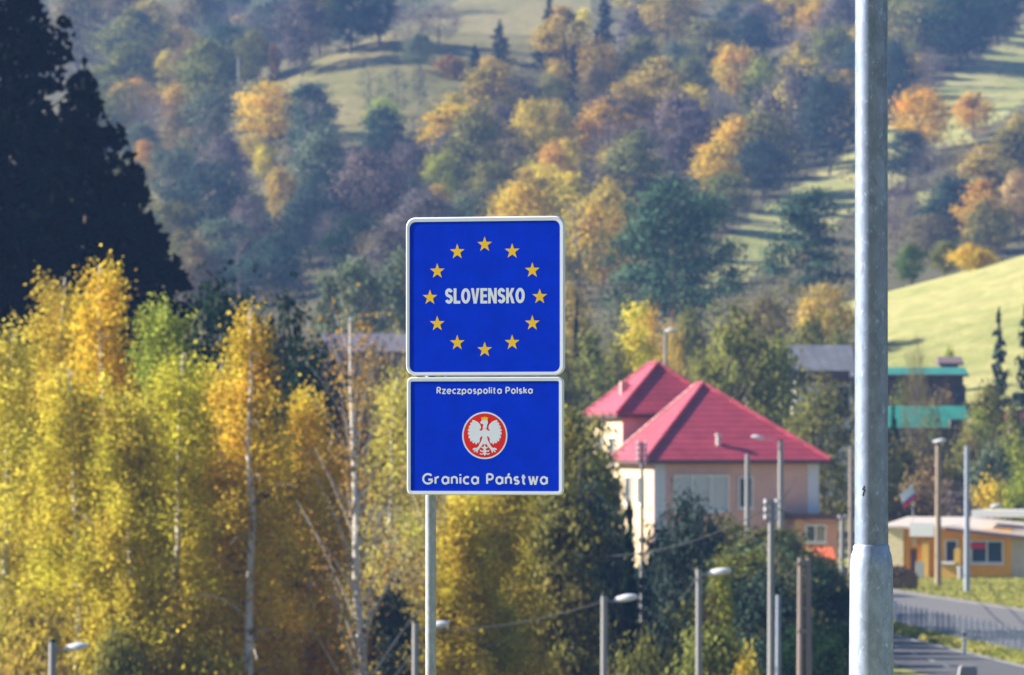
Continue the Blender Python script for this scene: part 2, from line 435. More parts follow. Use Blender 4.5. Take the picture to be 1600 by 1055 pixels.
def birch_data(h, wd, nleaf, r, low=.14, nl=58, twigs=7, lsize=.125, gap=0.0, front_gap=0.0, rise=0.0):
    """birch: bent pole trunk, limbs that rise then hang, leaves on hanging twigs. Returns trunk MB, list of limb MB, crown mesh"""
    ks = np.linspace(0, 1, 9)
    bx = np.cumsum(r.normal(0, .017, 9)) * h * .35; by = np.cumsum(r.normal(0, .017, 9)) * h * .35
    tp = [Vector((bx[i], by[i], ks[i] * h * .985)) for i in range(9)]
    def at(t):
        return np.array([np.interp(t, ks, bx), np.interp(t, ks, by), t * h * .985])
    r0 = .011 * h
    tr = MB().tube(tp, [r0 * (1 - .93 * k) ** .9 + .012 for k in ks], 8)
    limbs = []; P = []; T = []; Hh = []; Q = []
    for i in range(nl):
        t = low + (.985 - low) * ((i + r.uniform(0, 1)) / nl)
        prof = (.30 + 1.15 * math.sin(min(1, (1 - t) / .72) * PI * .5)) * (.55 + .45 * smooth(low - .05, low + .3, t))
        L = wd * .5 * float(prof) * r.uniform(.6, 1.15) + .35
        az = i * 2.4 + r.uniform(-.6, .6); p0 = at(t)
        d = np.array([math.cos(az), math.sin(az), 0.0]); up = r.uniform(.75, 1.25)
        s = np.linspace(0, 1, 6)
        pts = [p0 + d * L * q + np.array([0, 0, L * ((up + rise) * q - (.75 - .5 * rise) * q * q)]) for q in s]
        limbs.append((L, MB().tube([Vector(p) for p in pts], [max(.012, r0 * (1 - .9 * t) * .42 * (1 - .85 * q)) for q in s], 4, False)))
        if r.uniform() < gap: continue
        if front_gap and math.cos(az + PI / 2) > front_gap: continue
        lt = r.uniform(-.22, .22); lh = r.normal(0, .16)
        for k in range(twigs):
            q = r.uniform(.18, 1.0)
            c = p0 + d * L * q + np.array([0, 0, L * ((up + rise) * q - (.75 - .5 * rise) * q * q)])
            n = max(3, int(nleaf / (nl * twigs) * (.5 + L / (wd * .5)) * r.uniform(.5, 1.5)))
            o = r.normal(size=(n, 3)) * np.array([.30, .30, .40]) * (.6 + .1 * wd)
            o[:, 2] -= np.abs(r.normal(size=n)) * (.30 + .06 * wd)
            Q.append(np.tile((d * .55 + np.array([0, 0, .35]))[None], (n, 1)) + o * .9 + r.normal(size=(n, 3)) * .5); P.append(c + o); T.append(np.clip(.5 + lt + r.normal(0, .2, n), 0, 1)); Hh.append(np.clip(.5 + lh + r.normal(0, .13, n), 0, 1))
    P = np.concatenate(P); T = np.concatenate(T); Hh = np.concatenate(Hh)
    return tr, limbs, leaf_mesh('crown', P, lsize, T, Hh, 1.15, .3, r)

def broad_mesh(h, wd, r, n_clump=48, per=75, csize=.42, trunk=.18, shape=1.0, hollow=.45):
    """round or oval broadleaf crown of leaf clumps"""
    P = []; T = []; Hh = []; Q = []
    zc = h * (trunk + (1 - trunk) * .5); rz = h * (1 - trunk) * .5
    for i in range(n_clump):
        v = r.normal(size=3); v /= np.linalg.norm(v); q = r.uniform(hollow, 1) ** .6
        f = 1.0 - .28 * shape * max(0, v[2]) + r.normal(0, .07)
        c = np.array([v[0] * wd * .5 * q * f, v[1] * wd * .5 * q * f, zc + v[2] * rz * q * .93])
        sg = wd * .085 * r.uniform(.7, 1.35); n = int(per * r.uniform(.6, 1.3))
        o = r.normal(size=(n, 3)) * sg * np.array([1.15, 1.15, .8])
        Q.append(o / (np.linalg.norm(o, axis=1, keepdims=True) + 1e-6) * .8 + v * np.array([1, 1, .9]) * .7 + np.array([0, 0, .25]))
        P.append(c + o); t0 = r.uniform(-.25, .25); h0 = r.normal(0, .2)
        T.append(np.clip(.5 + t0 + r.normal(0, .17, n), 0, 1)); Hh.append(np.clip(.5 + h0 + r.normal(0, .1, n), 0, 1))
    P = np.concatenate(P); P[:, 2] = np.maximum(P[:, 2], .25)
    return leaf_mesh('crown', P, csize, np.concatenate(T), np.concatenate(Hh), 1.1, 0, r, np.concatenate(Q))

def limbed_trunk(h, wd, r, n=9, rad=.02, top=.8):
    bend = .012 if n else .0012
    b = MB(); z = np.linspace(0, h * top, 6)
    bx = np.cumsum(r.normal(0, bend, 6)) * h; by = np.cumsum(r.normal(0, bend, 6)) * h
    b.tube([Vector((bx[i], by[i], z[i] - (.3 if i == 0 else 0))) for i in range(6)], [h * rad * (1 - .75 * i / 5) for i in range(6)], 7)
    for i in range(n):
        t = r.uniform(.3, .95); p = np.array([np.interp(t * h * top, z, bx), np.interp(t * h * top, z, by), t * h * top])
        az = i * 2.4 + r.uniform(-.4, .4); L = wd * .42 * (1.1 - .5 * t) * r.uniform(.7, 1.1); up = r.uniform(.5, 1.1)
        b.tube([Vector(p + np.array([math.cos(az) * L * q, math.sin(az) * L * q, L * up * q])) for q in (0, .5, 1)],
               [h * rad * .4 * (1 - .8 * q) for q in (0, .5, 1)], 4, False)
    return b

def spruce_mesh(h, R, r, step=.45, nb=9, per=14, csize=.5, low=.06):
    P = []; T = []; Hh = []
    z = h * low
    while z < h * .985:
        L = R * (1 - z / h) ** .82 * r.uniform(.72, 1.18) + .12
        m = max(4, int(nb * (.55 + .45 * L / R)))
        for j in range(m):
            az = r.uniform(0, 2 * PI); l = L * (r.uniform(.55, 1.1) if r.uniform() > .12 else r.uniform(1.1, 1.4))
            k = max(3, int(per * l / R) + 2)
            q = r.uniform(.08, 1, k) ** .75
            x = l * q; dz = -.34 * x + .22 * x * q + r.normal(0, .06, k) * (1 + l * .2)
            side = r.normal(0, .10, k) * l * (1.15 - q)
            hang = np.abs(r.normal(0, .14, k)) * min(1.6, .4 + l * .3)
            pts = np.stack([math.cos(az) * x - math.sin(az) * side, math.sin(az) * x + math.cos(az) * side, z + dz - hang], 1)
            P.append(pts); T.append(np.clip(r.normal(.45, .2) + r.normal(0, .13, k), 0, 1)); Hh.append(np.clip(r.normal(.5, .15, k), 0, 1))
        z += step * r.uniform(.75, 1.2)
    P.append(np.array([[0, 0, h - .1], [0, 0, h - .35], [0, 0, h - .6]])); T.append(np.full(3, .5)); Hh.append(np.full(3, .5))
    P = np.concatenate(P); P[:, 2] = np.maximum(P[:, 2], .1)
    return leaf_mesh('crown', P, csize, np.concatenate(T), np.concatenate(Hh), 1.5, .15, r)

def pine_mesh(h, wd, r, n=38, per=150, csize=.30, low=.30):
    P = []; T = []; Hh = []; Q = []
    for i in range(n):
        t = low + (1 - low) * (i + r.uniform(0, 1)) / n
        R = wd * .5 * (1.0 - .55 * ((t - low) / (1 - low)) ** 1.6) * r.uniform(.35, 1.05); az = r.uniform(0, 2 * PI)
        c = np.array([math.cos(az) * R, math.sin(az) * R, h * t]); k = int(per * r.uniform(.6, 1.4))
        o = r.normal(size=(k, 3)) * np.array([.12, .12, .042]) * wd
        Q.append(o / (np.linalg.norm(o, axis=1, keepdims=True) + 1e-6) + np.array([math.cos(az) * .4, math.sin(az) * .4, .5]))
        P.append(c + o); t0 = r.uniform(-.2, .2); T.append(np.clip(.5 + t0 + r.normal(0, .17, k), 0, 1)); Hh.append(np.clip(r.normal(.5, .14, k), 0, 1))
    return leaf_mesh('crown', np.concatenate(P), csize, np.concatenate(T), np.concatenate(Hh), 1.2, 0, r, np.concatenate(Q))

def twig_mesh(h, wd, r, n=420):
    """fine bare twigs as thin two-sided slivers"""
    zc = h * .6
    v = r.normal(size=(n, 3)); v /= np.linalg.norm(v, axis=1, keepdims=True); q = r.uniform(.25, 1, (n, 1)) ** .5
    P = v * q * np.array([wd * .5, wd * .5, h * .42]) + np.array([0, 0, zc])
    a = v * np.array([1, 1, .6]) + np.array([0, 0, .75]) + r.normal(size=(n, 3)) * .35
    a /= np.linalg.norm(a, axis=1, keepdims=True); L = (r.uniform(.08, .2, n) * wd)[:, None]
    b = np.cross(a, r.normal(size=(n, 3))); b /= np.linalg.norm(b, axis=1, keepdims=True); b *= .035
    V = np.stack([P - a * L * .5 - b, P - a * L * .5 + b, P + a * L * .5 + b * .4, P + a * L * .5 - b * .4], 1).reshape(-1, 3)
    return fast_mesh('crown', V, np.arange(4 * n).reshape(-1, 4), False, {'tone': ('FACE', np.clip(r.normal(.5, .2, n), 0, 1)), 'hue': ('FACE', np.full(n, .5))})

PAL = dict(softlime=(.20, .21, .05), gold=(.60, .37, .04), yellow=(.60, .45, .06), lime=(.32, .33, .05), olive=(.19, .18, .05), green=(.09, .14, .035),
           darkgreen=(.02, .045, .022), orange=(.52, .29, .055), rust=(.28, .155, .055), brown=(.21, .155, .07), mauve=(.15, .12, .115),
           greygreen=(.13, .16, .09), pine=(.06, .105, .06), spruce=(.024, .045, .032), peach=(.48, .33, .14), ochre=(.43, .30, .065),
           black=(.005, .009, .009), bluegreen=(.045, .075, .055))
WORD = dict(softlime='yellow-green', gold='golden', yellow='yellow', lime='yellow-green', olive='olive', green='green', darkgreen='dark green', orange='orange',
            rust='rust-red', brown='brown', mauve='greyish mauve', greygreen='grey-green', pine='blue-green', spruce='dark', peach='pale orange',
            ochre='ochre', black='black', bluegreen='dusky green')

def jitter(c, a=.12):
    f = 1 + random.uniform(-a, a)
    return tuple(max(.003, x * f * (1 + random.uniform(-a, a) * .5)) for x in c) + (1,)

# prototypes whose mesh data the copies share: (crown mesh, trunk mesh, nominal height, nominal width, leaf material, bark)
PROTO = {}
def reg(kind, crown, trunk, h, wd, lm, bm):
    if isinstance(trunk, MB): trunk = trunk.mesh('trunk', True)
    crown.materials.append(lm); trunk.materials.append(bm)
    PROTO.setdefault(kind, []).append((crown, trunk, h, wd))
for s in range(4):
    r = np.random.default_rng(100 + s)
    reg('round', broad_mesh(12, 9, r, 60, 95, .36, .12), limbed_trunk(12, 9, r), 12, 9, LEAF, BARK)
    r = np.random.default_rng(120 + s)
    reg('oval', broad_mesh(14, 7, r, 64, 90, .34, .10, 1.5), limbed_trunk(14, 7, r), 14, 7, LEAF, BARK)
for s in range(3):
    r = np.random.default_rng(140 + s)
    reg('spruce', spruce_mesh(18, 3.6, r, .5, 9, 13, .55), limbed_trunk(18, 1, r, 0, .012, .95), 18, 7.2, NEEDLE, BARK)
    r = np.random.default_rng(160 + s)
    reg('pine', pine_mesh(14, 8, r), limbed_trunk(14, 7, r, 8, .016, .92), 14, 8, NEEDLE, PINEBARK)
    r = np.random.default_rng(180 + s)
    reg('bare', twig_mesh(11, 8, r, 900), limbed_trunk(11, 8, r, 22, .014, .85), 11, 8, LEAF, TWIG)
    r = np.random.default_rng(200 + s)
    reg('bush', broad_mesh(4, 5, r, 44, 80, .24, .02, .5, .3), limbed_trunk(3, 4, r, 9, .02, .8), 4, 5, LEAF, BARK)
    r = np.random.default_rng(220 + s)
    reg('thin', broad_mesh(12, 8, r, 40, 26, .34, .12), limbed_trunk(12, 8, r, 24, .016, .92), 12, 8, LEAF, TWIG)
for s in range(3):
    r = np.random.default_rng(260 + s)
    reg('slim', broad_mesh(15, 4.6, r, 90, 75, .27, .06, 1.2, .3), limbed_trunk(15, 4.5, r, 14, .012, .9), 15, 4.6, LEAF, BARK)
for s in range(2):
    r = np.random.default_rng(280 + s)
    reg('dense', broad_mesh(17, 8, r, 130, 110, .34, .05, .35, .2), limbed_trunk(17, 8, r), 17, 8, LEAF, BARK)
r = np.random.default_rng(240)
reg('thuja', spruce_mesh(7, 1.1, r, .16, 10, 12, .26, .02), limbed_trunk(6, 1, r, 0, .015, .9), 7, 2.2, NEEDLE, BARK)
SHAPE = dict(dense='dense tree', slim='slim tree', round='round-crowned tree', oval='tall oval tree', spruce='spruce', pine='pine', bare='bare twiggy tree', bush='bush', thin='thinly leaved tree', thuja='columnar conifer')
NAME = dict(dense='broadleaf_tree', slim='broadleaf_tree', round='broadleaf_tree', oval='broadleaf_tree', spruce='spruce_tree', pine='pine_tree', bare='bare_tree', bush='bush', thin='broadleaf_tree', thuja='conifer')
CAT = dict(spruce='spruce', pine='pine', bush='bush', thuja='conifer')

def plant(kind, col, x, y, h, wd, label, group=None, z=None):
    cr, tk, h0, w0 = random.choice(PROTO[kind])
    z = float(H(x, y)) if z is None else z
    t = thing(NAME[kind], label, CAT.get(kind, 'tree'), (x, y, z - .15), random.uniform(0, 6.28), group)
    t.scale = (wd / w0, wd / w0, h / h0)
    c = obj('crown', cr, None, t); c.color = jitter(PAL[col]); c['kind'] = 'stuff'
    obj('trunk', tk, None, t)
    return t

# ------------------------------------------------------------------ the wooded hill
# (kind, colour, centre px, top py, bottom py, width px) read off the photograph; each is set on the slope where its foot is seen
HILL = [
 ('round','brown',118,-30,135,95),('oval','olive',215,5,150,110),('bush','yellow',200,78,118,52),('oval','ochre',262,70,160,48),('round','olive',325,55,195,85),
 ('oval','brown',305,-25,85,70),('bare','mauve',372,0,110,75),('oval','rust',429,62,130,20),('round','mauve',470,-20,120,85),('oval','olive',500,-35,90,70),
 ('round','orange',215,120,190,75),('bare','mauve',243,150,250,80),('round','gold',420,124,232,104),('bush','orange',335,180,222,34),('round','brown',300,195,275,80),
 ('round','ochre',402,205,262,60),('round','greygreen',270,225,330,85),('round','bluegreen',325,245,390,120),('oval','ochre',440,250,360,55),('oval','yellow',412,220,285,36),
 ('bare','mauve',480,215,300,80),('oval','orange',225,215,300,44),('round','olive',380,290,380,80),('round','brown',455,330,400,60),('bare','mauve',530,215,300,70),
 ('oval','darkgreen',545,-30,85,75),('oval','spruce',590,-30,70,60),('bare','mauve',640,10,90,70),('bare','mauve',690,5,75,75),('round','greygreen',655,50,115,50),
 ('spruce','spruce',781,30,98,46),('spruce','spruce',858,-5,110,60),('spruce','spruce',944,-20,120,56),('oval','yellow',912,8,62,30),('oval','mauve',988,10,110,60),
 ('round','darkgreen',1040,-40,70,80),('bush','rust',702,85,125,44),('spruce','spruce',742,70,150,56),('round','ochre',768,85,130,42),('round','mauve',805,115,190,70),
 ('oval','ochre',872,90,165,38),('spruce','spruce',897,70,170,40),('oval','olive',1002,45,175,72),('round','brown',930,100,185,60),('oval','yellow',712,140,255,70),
 ('oval','olive',742,160,330,90),('thin','greygreen',660,165,280,48),('round','greygreen',882,160,240,88),('oval','orange',945,145,270,92),('oval','orange',868,215,330,64),
 ('bare','mauve',930,255,345,80),('oval','yellow',948,268,400,56),('oval','yellow',1008,235,330,58),('round','mauve',780,160,240,70),('round','brown',790,215,300,80),
 ('round','lime',598,150,225,60),('thin','greygreen',580,95,185,44),('thin','greygreen',622,95,190,44),('thin','bluegreen',655,95,180,30),('oval','peach',770,300,360,40),
 ('round','greygreen',720,300,400,90),('round','lime',690,230,330,60),('oval','olive',840,295,400,60),('oval','yellow',905,310,420,52),('round','olive',830,240,320,60),
 ('oval','yellow',1085,128,245,64),('round','gold',1150,66,160,72),('oval','lime',1190,75,215,64),('oval','olive',1108,20,130,80),('round','mauve',1190,0,95,90),
 ('oval','gold',1278,-10,75,58),('round','olive',1300,35,150,80),('oval','ochre',1250,60,170,60),('round','mauve',1245,95,270,120),('round','bluegreen',1295,110,275,90),
 ('bush','yellow',1150,250,292,54),('round','bluegreen',1190,215,320,90),('spruce','green',1132,165,232,38),('round','greygreen',1060,60,170,60),('bare','mauve',1120,140,260,60),
 ('round','olive',1440,-20,95,110),('bush','gold',1408,40,80,50),('round','darkgreen',1500,-30,110,110),('oval','darkgreen',1560,-50,70,90),('round','gold',1440,135,240,90),
 ('bare','mauve',1452,75,165,50),('round','orange',1520,140,215,66),('round','bluegreen',1400,60,190,70),('oval','orange',1535,275,400,80),('oval','yellow',1562,315,400,38),
 ('bush','gold',1515,378,424,60),('bare','mauve',1460,215,330,90),('round','ochre',1590,175,280,70),('bare','brown',1500,215,320,80),('oval','peach',1590,260,370,50),
 ('round','bluegreen',1420,200,300,80),('bare','mauve',1400,270,400,80),('round','brown',1450,330,410,80),
 ('round','bluegreen',600,262,345,80),('round','bluegreen',540,270,360,90),('round','bluegreen',480,300,420,110),('round','darkgreen',560,330,440,120),('round','bluegreen',430,360,470,110),
 ('bush','darkgreen',600,222,245,70),('bush','darkgreen',560,228,250,60),('bare','mauve',520,330,440,80),('round','bluegreen',650,275,350,60),('round','brown',340,350,450,90),
 ('round','greygreen',1030,300,400,80),('round','ochre',1000,330,420,50),('oval','yellow',935,340,430,46),('round','olive',885,350,450,60),
]
recs = []   # (kind, colour, px, py centre, x, y, h, w)
def place_px(kind, col, px, top, bot, wpx, force=None):
    d = force or hit(px, bot)
    if d is None: return None
    h = (bot - top) / FPX * d; wd = wpx / FPX * d
    recs.append((kind, col, px, (top + bot) / 2, X(px, d), d, h, wd)); return d
for it in HILL: place_px(*it)
# trees between those: the wood goes on wherever there is no meadow
def region_palette(px, py):
    if px < 330: return ['olive', 'olive', 'brown', 'ochre', 'greygreen']
    if px < 680 and py > 230: return ['bluegreen', 'bluegreen', 'greygreen', 'mauve', 'brown']
    if px < 680: return ['bluegreen', 'greygreen', 'olive', 'ochre']
    if px < 1050: return ['olive', 'ochre', 'ochre', 'bluegreen', 'yellow', 'mauve', 'gold']
    if px < 1340: return ['olive', 'yellow', 'bluegreen', 'ochre', 'softlime', 'gold', 'mauve']
    return ['olive', 'brown', 'ochre', 'olive', 'bluegreen']
tries = 0; nfill = 0
STRIP = MEADOWS[1]
while nfill < 185 and tries < 9000:
    tries += 1
    px = random.uniform(-90, 1690); bot = random.uniform(20, 500)
    if px < 150 and bot > 150: continue
    if meadow_at(np.array([px]), np.array([bot]))[0]: continue
    d = hit(px, bot)
    if d is None or d < 590: continue
    x = X(px, d)
    hh = random.uniform(8, 14); ww = hh * random.uniform(.55, .85)
    top = bot - hh * FPX / d
    if top < -80 and random.random() < .5: continue
    if px > 1340 and bot > 430: continue
    # keep off the meadows (the crown must not cover much of them) and off its neighbours
    if meadow_at(np.array([px] * 3), np.array([bot - 15, bot - 35, top + 20])).sum() >= 2: continue
    pw = ww * FPX / d * .35
    if inpoly(np.array([px, px - pw, px + pw, px, px]), np.array([top + 8, (top + bot) / 2, (top + bot) / 2, (top + bot) / 2, bot - 12]), STRIP).any(): continue
    if any(abs(x - q[4]) < 3.6 and abs(d - q[5]) < 9 for q in recs): continue
    col = random.choice(region_palette(px, bot)); kind = random.choice(['round', 'oval', 'oval', 'thin', 'slim', 'bare' if col in ('mauve', 'brown') else 'oval'])
    recs.append((kind, col, px, (top + bot) / 2, x, d, hh, ww)); nfill += 1

def zone(px, py):
    v = 'high on the hillside' if py < 110 else 'midway up the hillside' if py < 240 else 'low on the hillside'
    h = ('at far left' if px < 330 else 'left of the sign' if px < 636 else 'above the sign' if px < 884 else
         'right of the sign' if px < 1100 else 'left of the lamppost' if px < 1340 else 'right of the lamppost')
    return v + ' ' + h
ORD = ['first', 'second', 'third', 'fourth', 'fifth', 'sixth', 'seventh', 'eighth', 'ninth', 'tenth']
bykey = {}
for q in recs: bykey.setdefault((WORD[q[1]] + ' ' + SHAPE[q[0]] + ' ' + zone(q[2], q[3])), []).append(q)
for key, qs in bykey.items():
    qs.sort(key=lambda q: q[2])
    for i, q in enumerate(qs):
        lab = key if len(qs) == 1 else key + (', leftmost' if i == 0 else ', rightmost' if i == len(qs) - 1 else ', ' + ORD[i] + ' from left')
        plant(q[0], q[1], q[4], q[5], q[6], q[7], lab, 'trees on the wooded hillside')

# undergrowth between the trees: nobody could count it
def undergrowth():
    r = np.random.default_rng(33); V = []; F = []; T = []; Hh = []; o = 0
    n = 0; Ps = []
    while n < 3200:
        px = r.uniform(-150, 1750); bot = r.uniform(-20, 600)
        d = hit(px, bot)
        if d is None or d < (575 if px > 1335 else 440): continue
        if meadow_at(np.array([px]), np.array([bot]))[0] and r.uniform() > .025: continue
        x = X(px, d) + r.normal(0, .5); y = d + r.normal(0, 3); z = float(H(x, y)); s = r.uniform(.6, 2.0)
        k = 26
        Ps.append(np.array([x, y, z + s * .5]) + r.normal(size=(k, 3)) * np.array([s * .7, s * .7, s * .38])); n += 1
    P = np.concatenate(Ps)
    return leaf_mesh('undergrowth', P, .42, np.clip(r.normal(.5, .22, len(P)), 0, 1), np.full(len(P), .5), 1.1, 0, r)
SCRUB = rampmat('scrub_leaves', [(0, (.04, .06, .028)), (.38, (.10, .12, .045)), (.46, (.16, .13, .08)), (.54, (.24, .19, .06)), (.62, (.12, .11, .09)), (1, (.36, .27, .06))], .06, detail=5, trans=.3)
ug = obj('undergrowth', undergrowth(), SCRUB); ug['kind'] = 'stuff'

# ------------------------------------------------------------------ trees in the middle distance
def mid(kind, col, px, top, d, wpx, label, group=None, sink=0.0):
    x = X(px, d); z = float(H(x, d)) - sink; h = Z(top, d) - z; wd = wpx / FPX * d
    return plant(kind, col, x, d, h, wd, label, group, z)
mid('pine', 'pine', 1050, 285, 560, 150, 'large blue-green pine with visible trunks above the red house roof')
mid('pine', 'pine', 1098, 300, 572, 110, 'blue-green pine crowding the large pine, on its right side')
mid('pine', 'pine', 1000, 320, 580, 100, 'blue-green pine just left of the large pine above the red house')
mid('pine', 'pine', 1256, 298, 590, 138, 'broad blue-green pine on the grass strip left of the lamppost')
mid('pine', 'greygreen', 560, 408, 470, 110, 'grey-green pine above the barn roof left of the sign')
mid('pine', 'greygreen', 625, 395, 480, 100, 'grey-green pine half hidden behind the sign left edge')
mid('pine', 'greygreen', 520, 430, 476, 70, 'smaller grey-green pine at the left of the pair by the sign')
mid('bush', 'mauve', 520, 532, 440, 80, 'mauve bush before the left half of the grey barn')
mid('bush', 'brown', 590, 538, 438, 90, 'brown bush before the middle of the grey barn')
mid('bush', 'ochre', 640, 535, 436, 70, 'ochre bush before the right half of the grey barn')
mid('oval', 'ochre', 660, 420, 490, 80, 'ochre tree rising behind the left border of the blue sign')
mid('oval', 'softlime', 1150, 445, 385, 150, 'tall yellow-green tree directly behind the red roof slope')
mid('oval', 'softlime', 1218, 498, 392, 110, 'yellow-green tree between the red roof and the grey chalet')
for px, top, d, wp, kind, col, lab in [
    (1235, 425, 505, 80, 'thin', 'olive', 'olive thin tree below the pine on the grass strip'), (1290, 440, 495, 90, 'round', 'ochre', 'ochre round tree on the bank beside the lamppost, above the chalet'),
    (1195, 455, 500, 70, 'round', 'brown', 'brown round tree on the bank above the yellow-green trees'), (1265, 490, 465, 80, 'bush', 'softlime', 'yellow-green bush right above the grey chalet roof'),
    (1315, 500, 462, 60, 'bush', 'olive', 'olive bush above the right end of the grey chalet roof'), (890, 430, 520, 70, 'oval', 'ochre', 'ochre tree rising at the right border of the upper panel'),
    (960, 440, 500, 70, 'thin', 'olive', 'olive thin tree above the left peak of the red roof'), (1010, 470, 478, 60, 'round', 'gold', 'small golden tree at the foot of the large pine'),
    (1080, 470, 480, 70, 'round', 'olive', 'olive tree at the foot of the right pine above the roof gap')]:
    mid(kind, col, px, top, d, wp, lab, 'trees on the bank above the house')
mid('round', 'olive', 1110, 520, 388, 80, 'olive tree behind the peak of the red roof')
mid('slim', 'yellow', 995, 455, 420, 80, 'yellow tree behind the left red roof peak')
mid('oval', 'softlime', 925, 500, 405, 100, 'yellow-green tree right of the sign behind the house')
mid('spruce', 'darkgreen', 901, 456, 440, 36, 'small dark spruce beside the right edge of the blue sign')
mid('round', 'olive', 870, 520, 400, 80, 'olive tree partly behind the right edge of the blue sign')
mid('round', 'ochre', 1050, 500, 430, 60, 'ochre tree behind the gap between the red roof peaks')
mid('round', 'olive', 960, 520, 408, 70, 'olive round tree behind the left slope of the red roof')
mid('oval', 'olive', 1282, 560, 372, 110, 'olive tree with dark trunk before the grey chalet')
mid('bush', 'olive', 1410, 600, 434, 50, 'olive bush before the dark wall under the upper green roof')
mid('bush', 'brown', 1470, 606, 435, 50, 'brown bush between the two green roofs')
mid('bush', 'olive', 1250, 640, 396, 70, 'olive bush at the foot of the grey chalet')
mid('spruce', 'darkgreen', 1396, 628, 406, 44, 'small dark spruce at the left end of the lower green roof')
mid('thin', 'olive', 1462, 612, 404, 46, 'thin olive tree before the lower green roof')
mid('bare', 'brown', 1430, 530, 404, 50, 'thin bare brown tree in front of the green roofed houses')
mid('spruce', 'bluegreen', 1561, 478, 420, 66, 'blue-green pointed spruce standing before the bright meadow')
mid('spruce', 'bluegreen', 1606, 430, 405, 80, 'blue-green spruce cut by the right edge of the picture')
mid('bush', 'lime', 1484, 538, 470, 22, 'small yellow-green round tree at the foot of the meadow')
mid('round', 'green', 1423, 376, 548, 50, 'green rounded tree on the meadow crest beside the lamppost')
mid('oval', 'olive', 1478, 368, 552, 46, 'olive tree with a narrow green top on the meadow crest')
mid('round', 'gold', 1530, 385, 556, 56, 'golden tree on the crest of the bright meadow')
mid('round', 'olive', 1545, 590, 400, 80, 'olive bushy tree right of the green roofed houses')
mid('slim', 'lime', 1530, 625, 385, 50, 'narrow yellow-green tree right of the lower green roof')
mid('oval', 'olive', 1585, 620, 392, 60, 'olive tree below the spruces at the right edge')
for i, (px, top, d, wp, col, lab) in enumerate([
    (1410, 690, 372, 90, 'olive', 'olive bush below the green roof, beside the lamppost'), (1450, 715, 365, 80, 'brown', 'brown bush left of the wooden lamp pole top'),
    (1490, 700, 374, 90, 'olive', 'olive bush between the two poles above the kiosk'), (1545, 690, 370, 100, 'greygreen', 'grey-green bush above the kiosk right half'),
    (1590, 680, 375, 90, 'lime', 'yellow-green bush at the right edge above the kiosk'), (1430, 760, 352, 90, 'brown', 'brown bush behind the kiosk left end'),
    (1500, 755, 354, 70, 'mauve', 'mauve twiggy bush behind the kiosk roof'), (1545, 745, 356, 80, 'yellow', 'yellow bush behind the kiosk roof'),
    (1600, 735, 358, 80, 'lime', 'yellow-green bush behind the right end of the kiosk'), (1520, 665, 380, 60, 'brown', 'brown bush just below the lower green roof')]):
    mid('bush', col, px, top, d, wp, lab, 'bushes on the bank behind the kiosk')
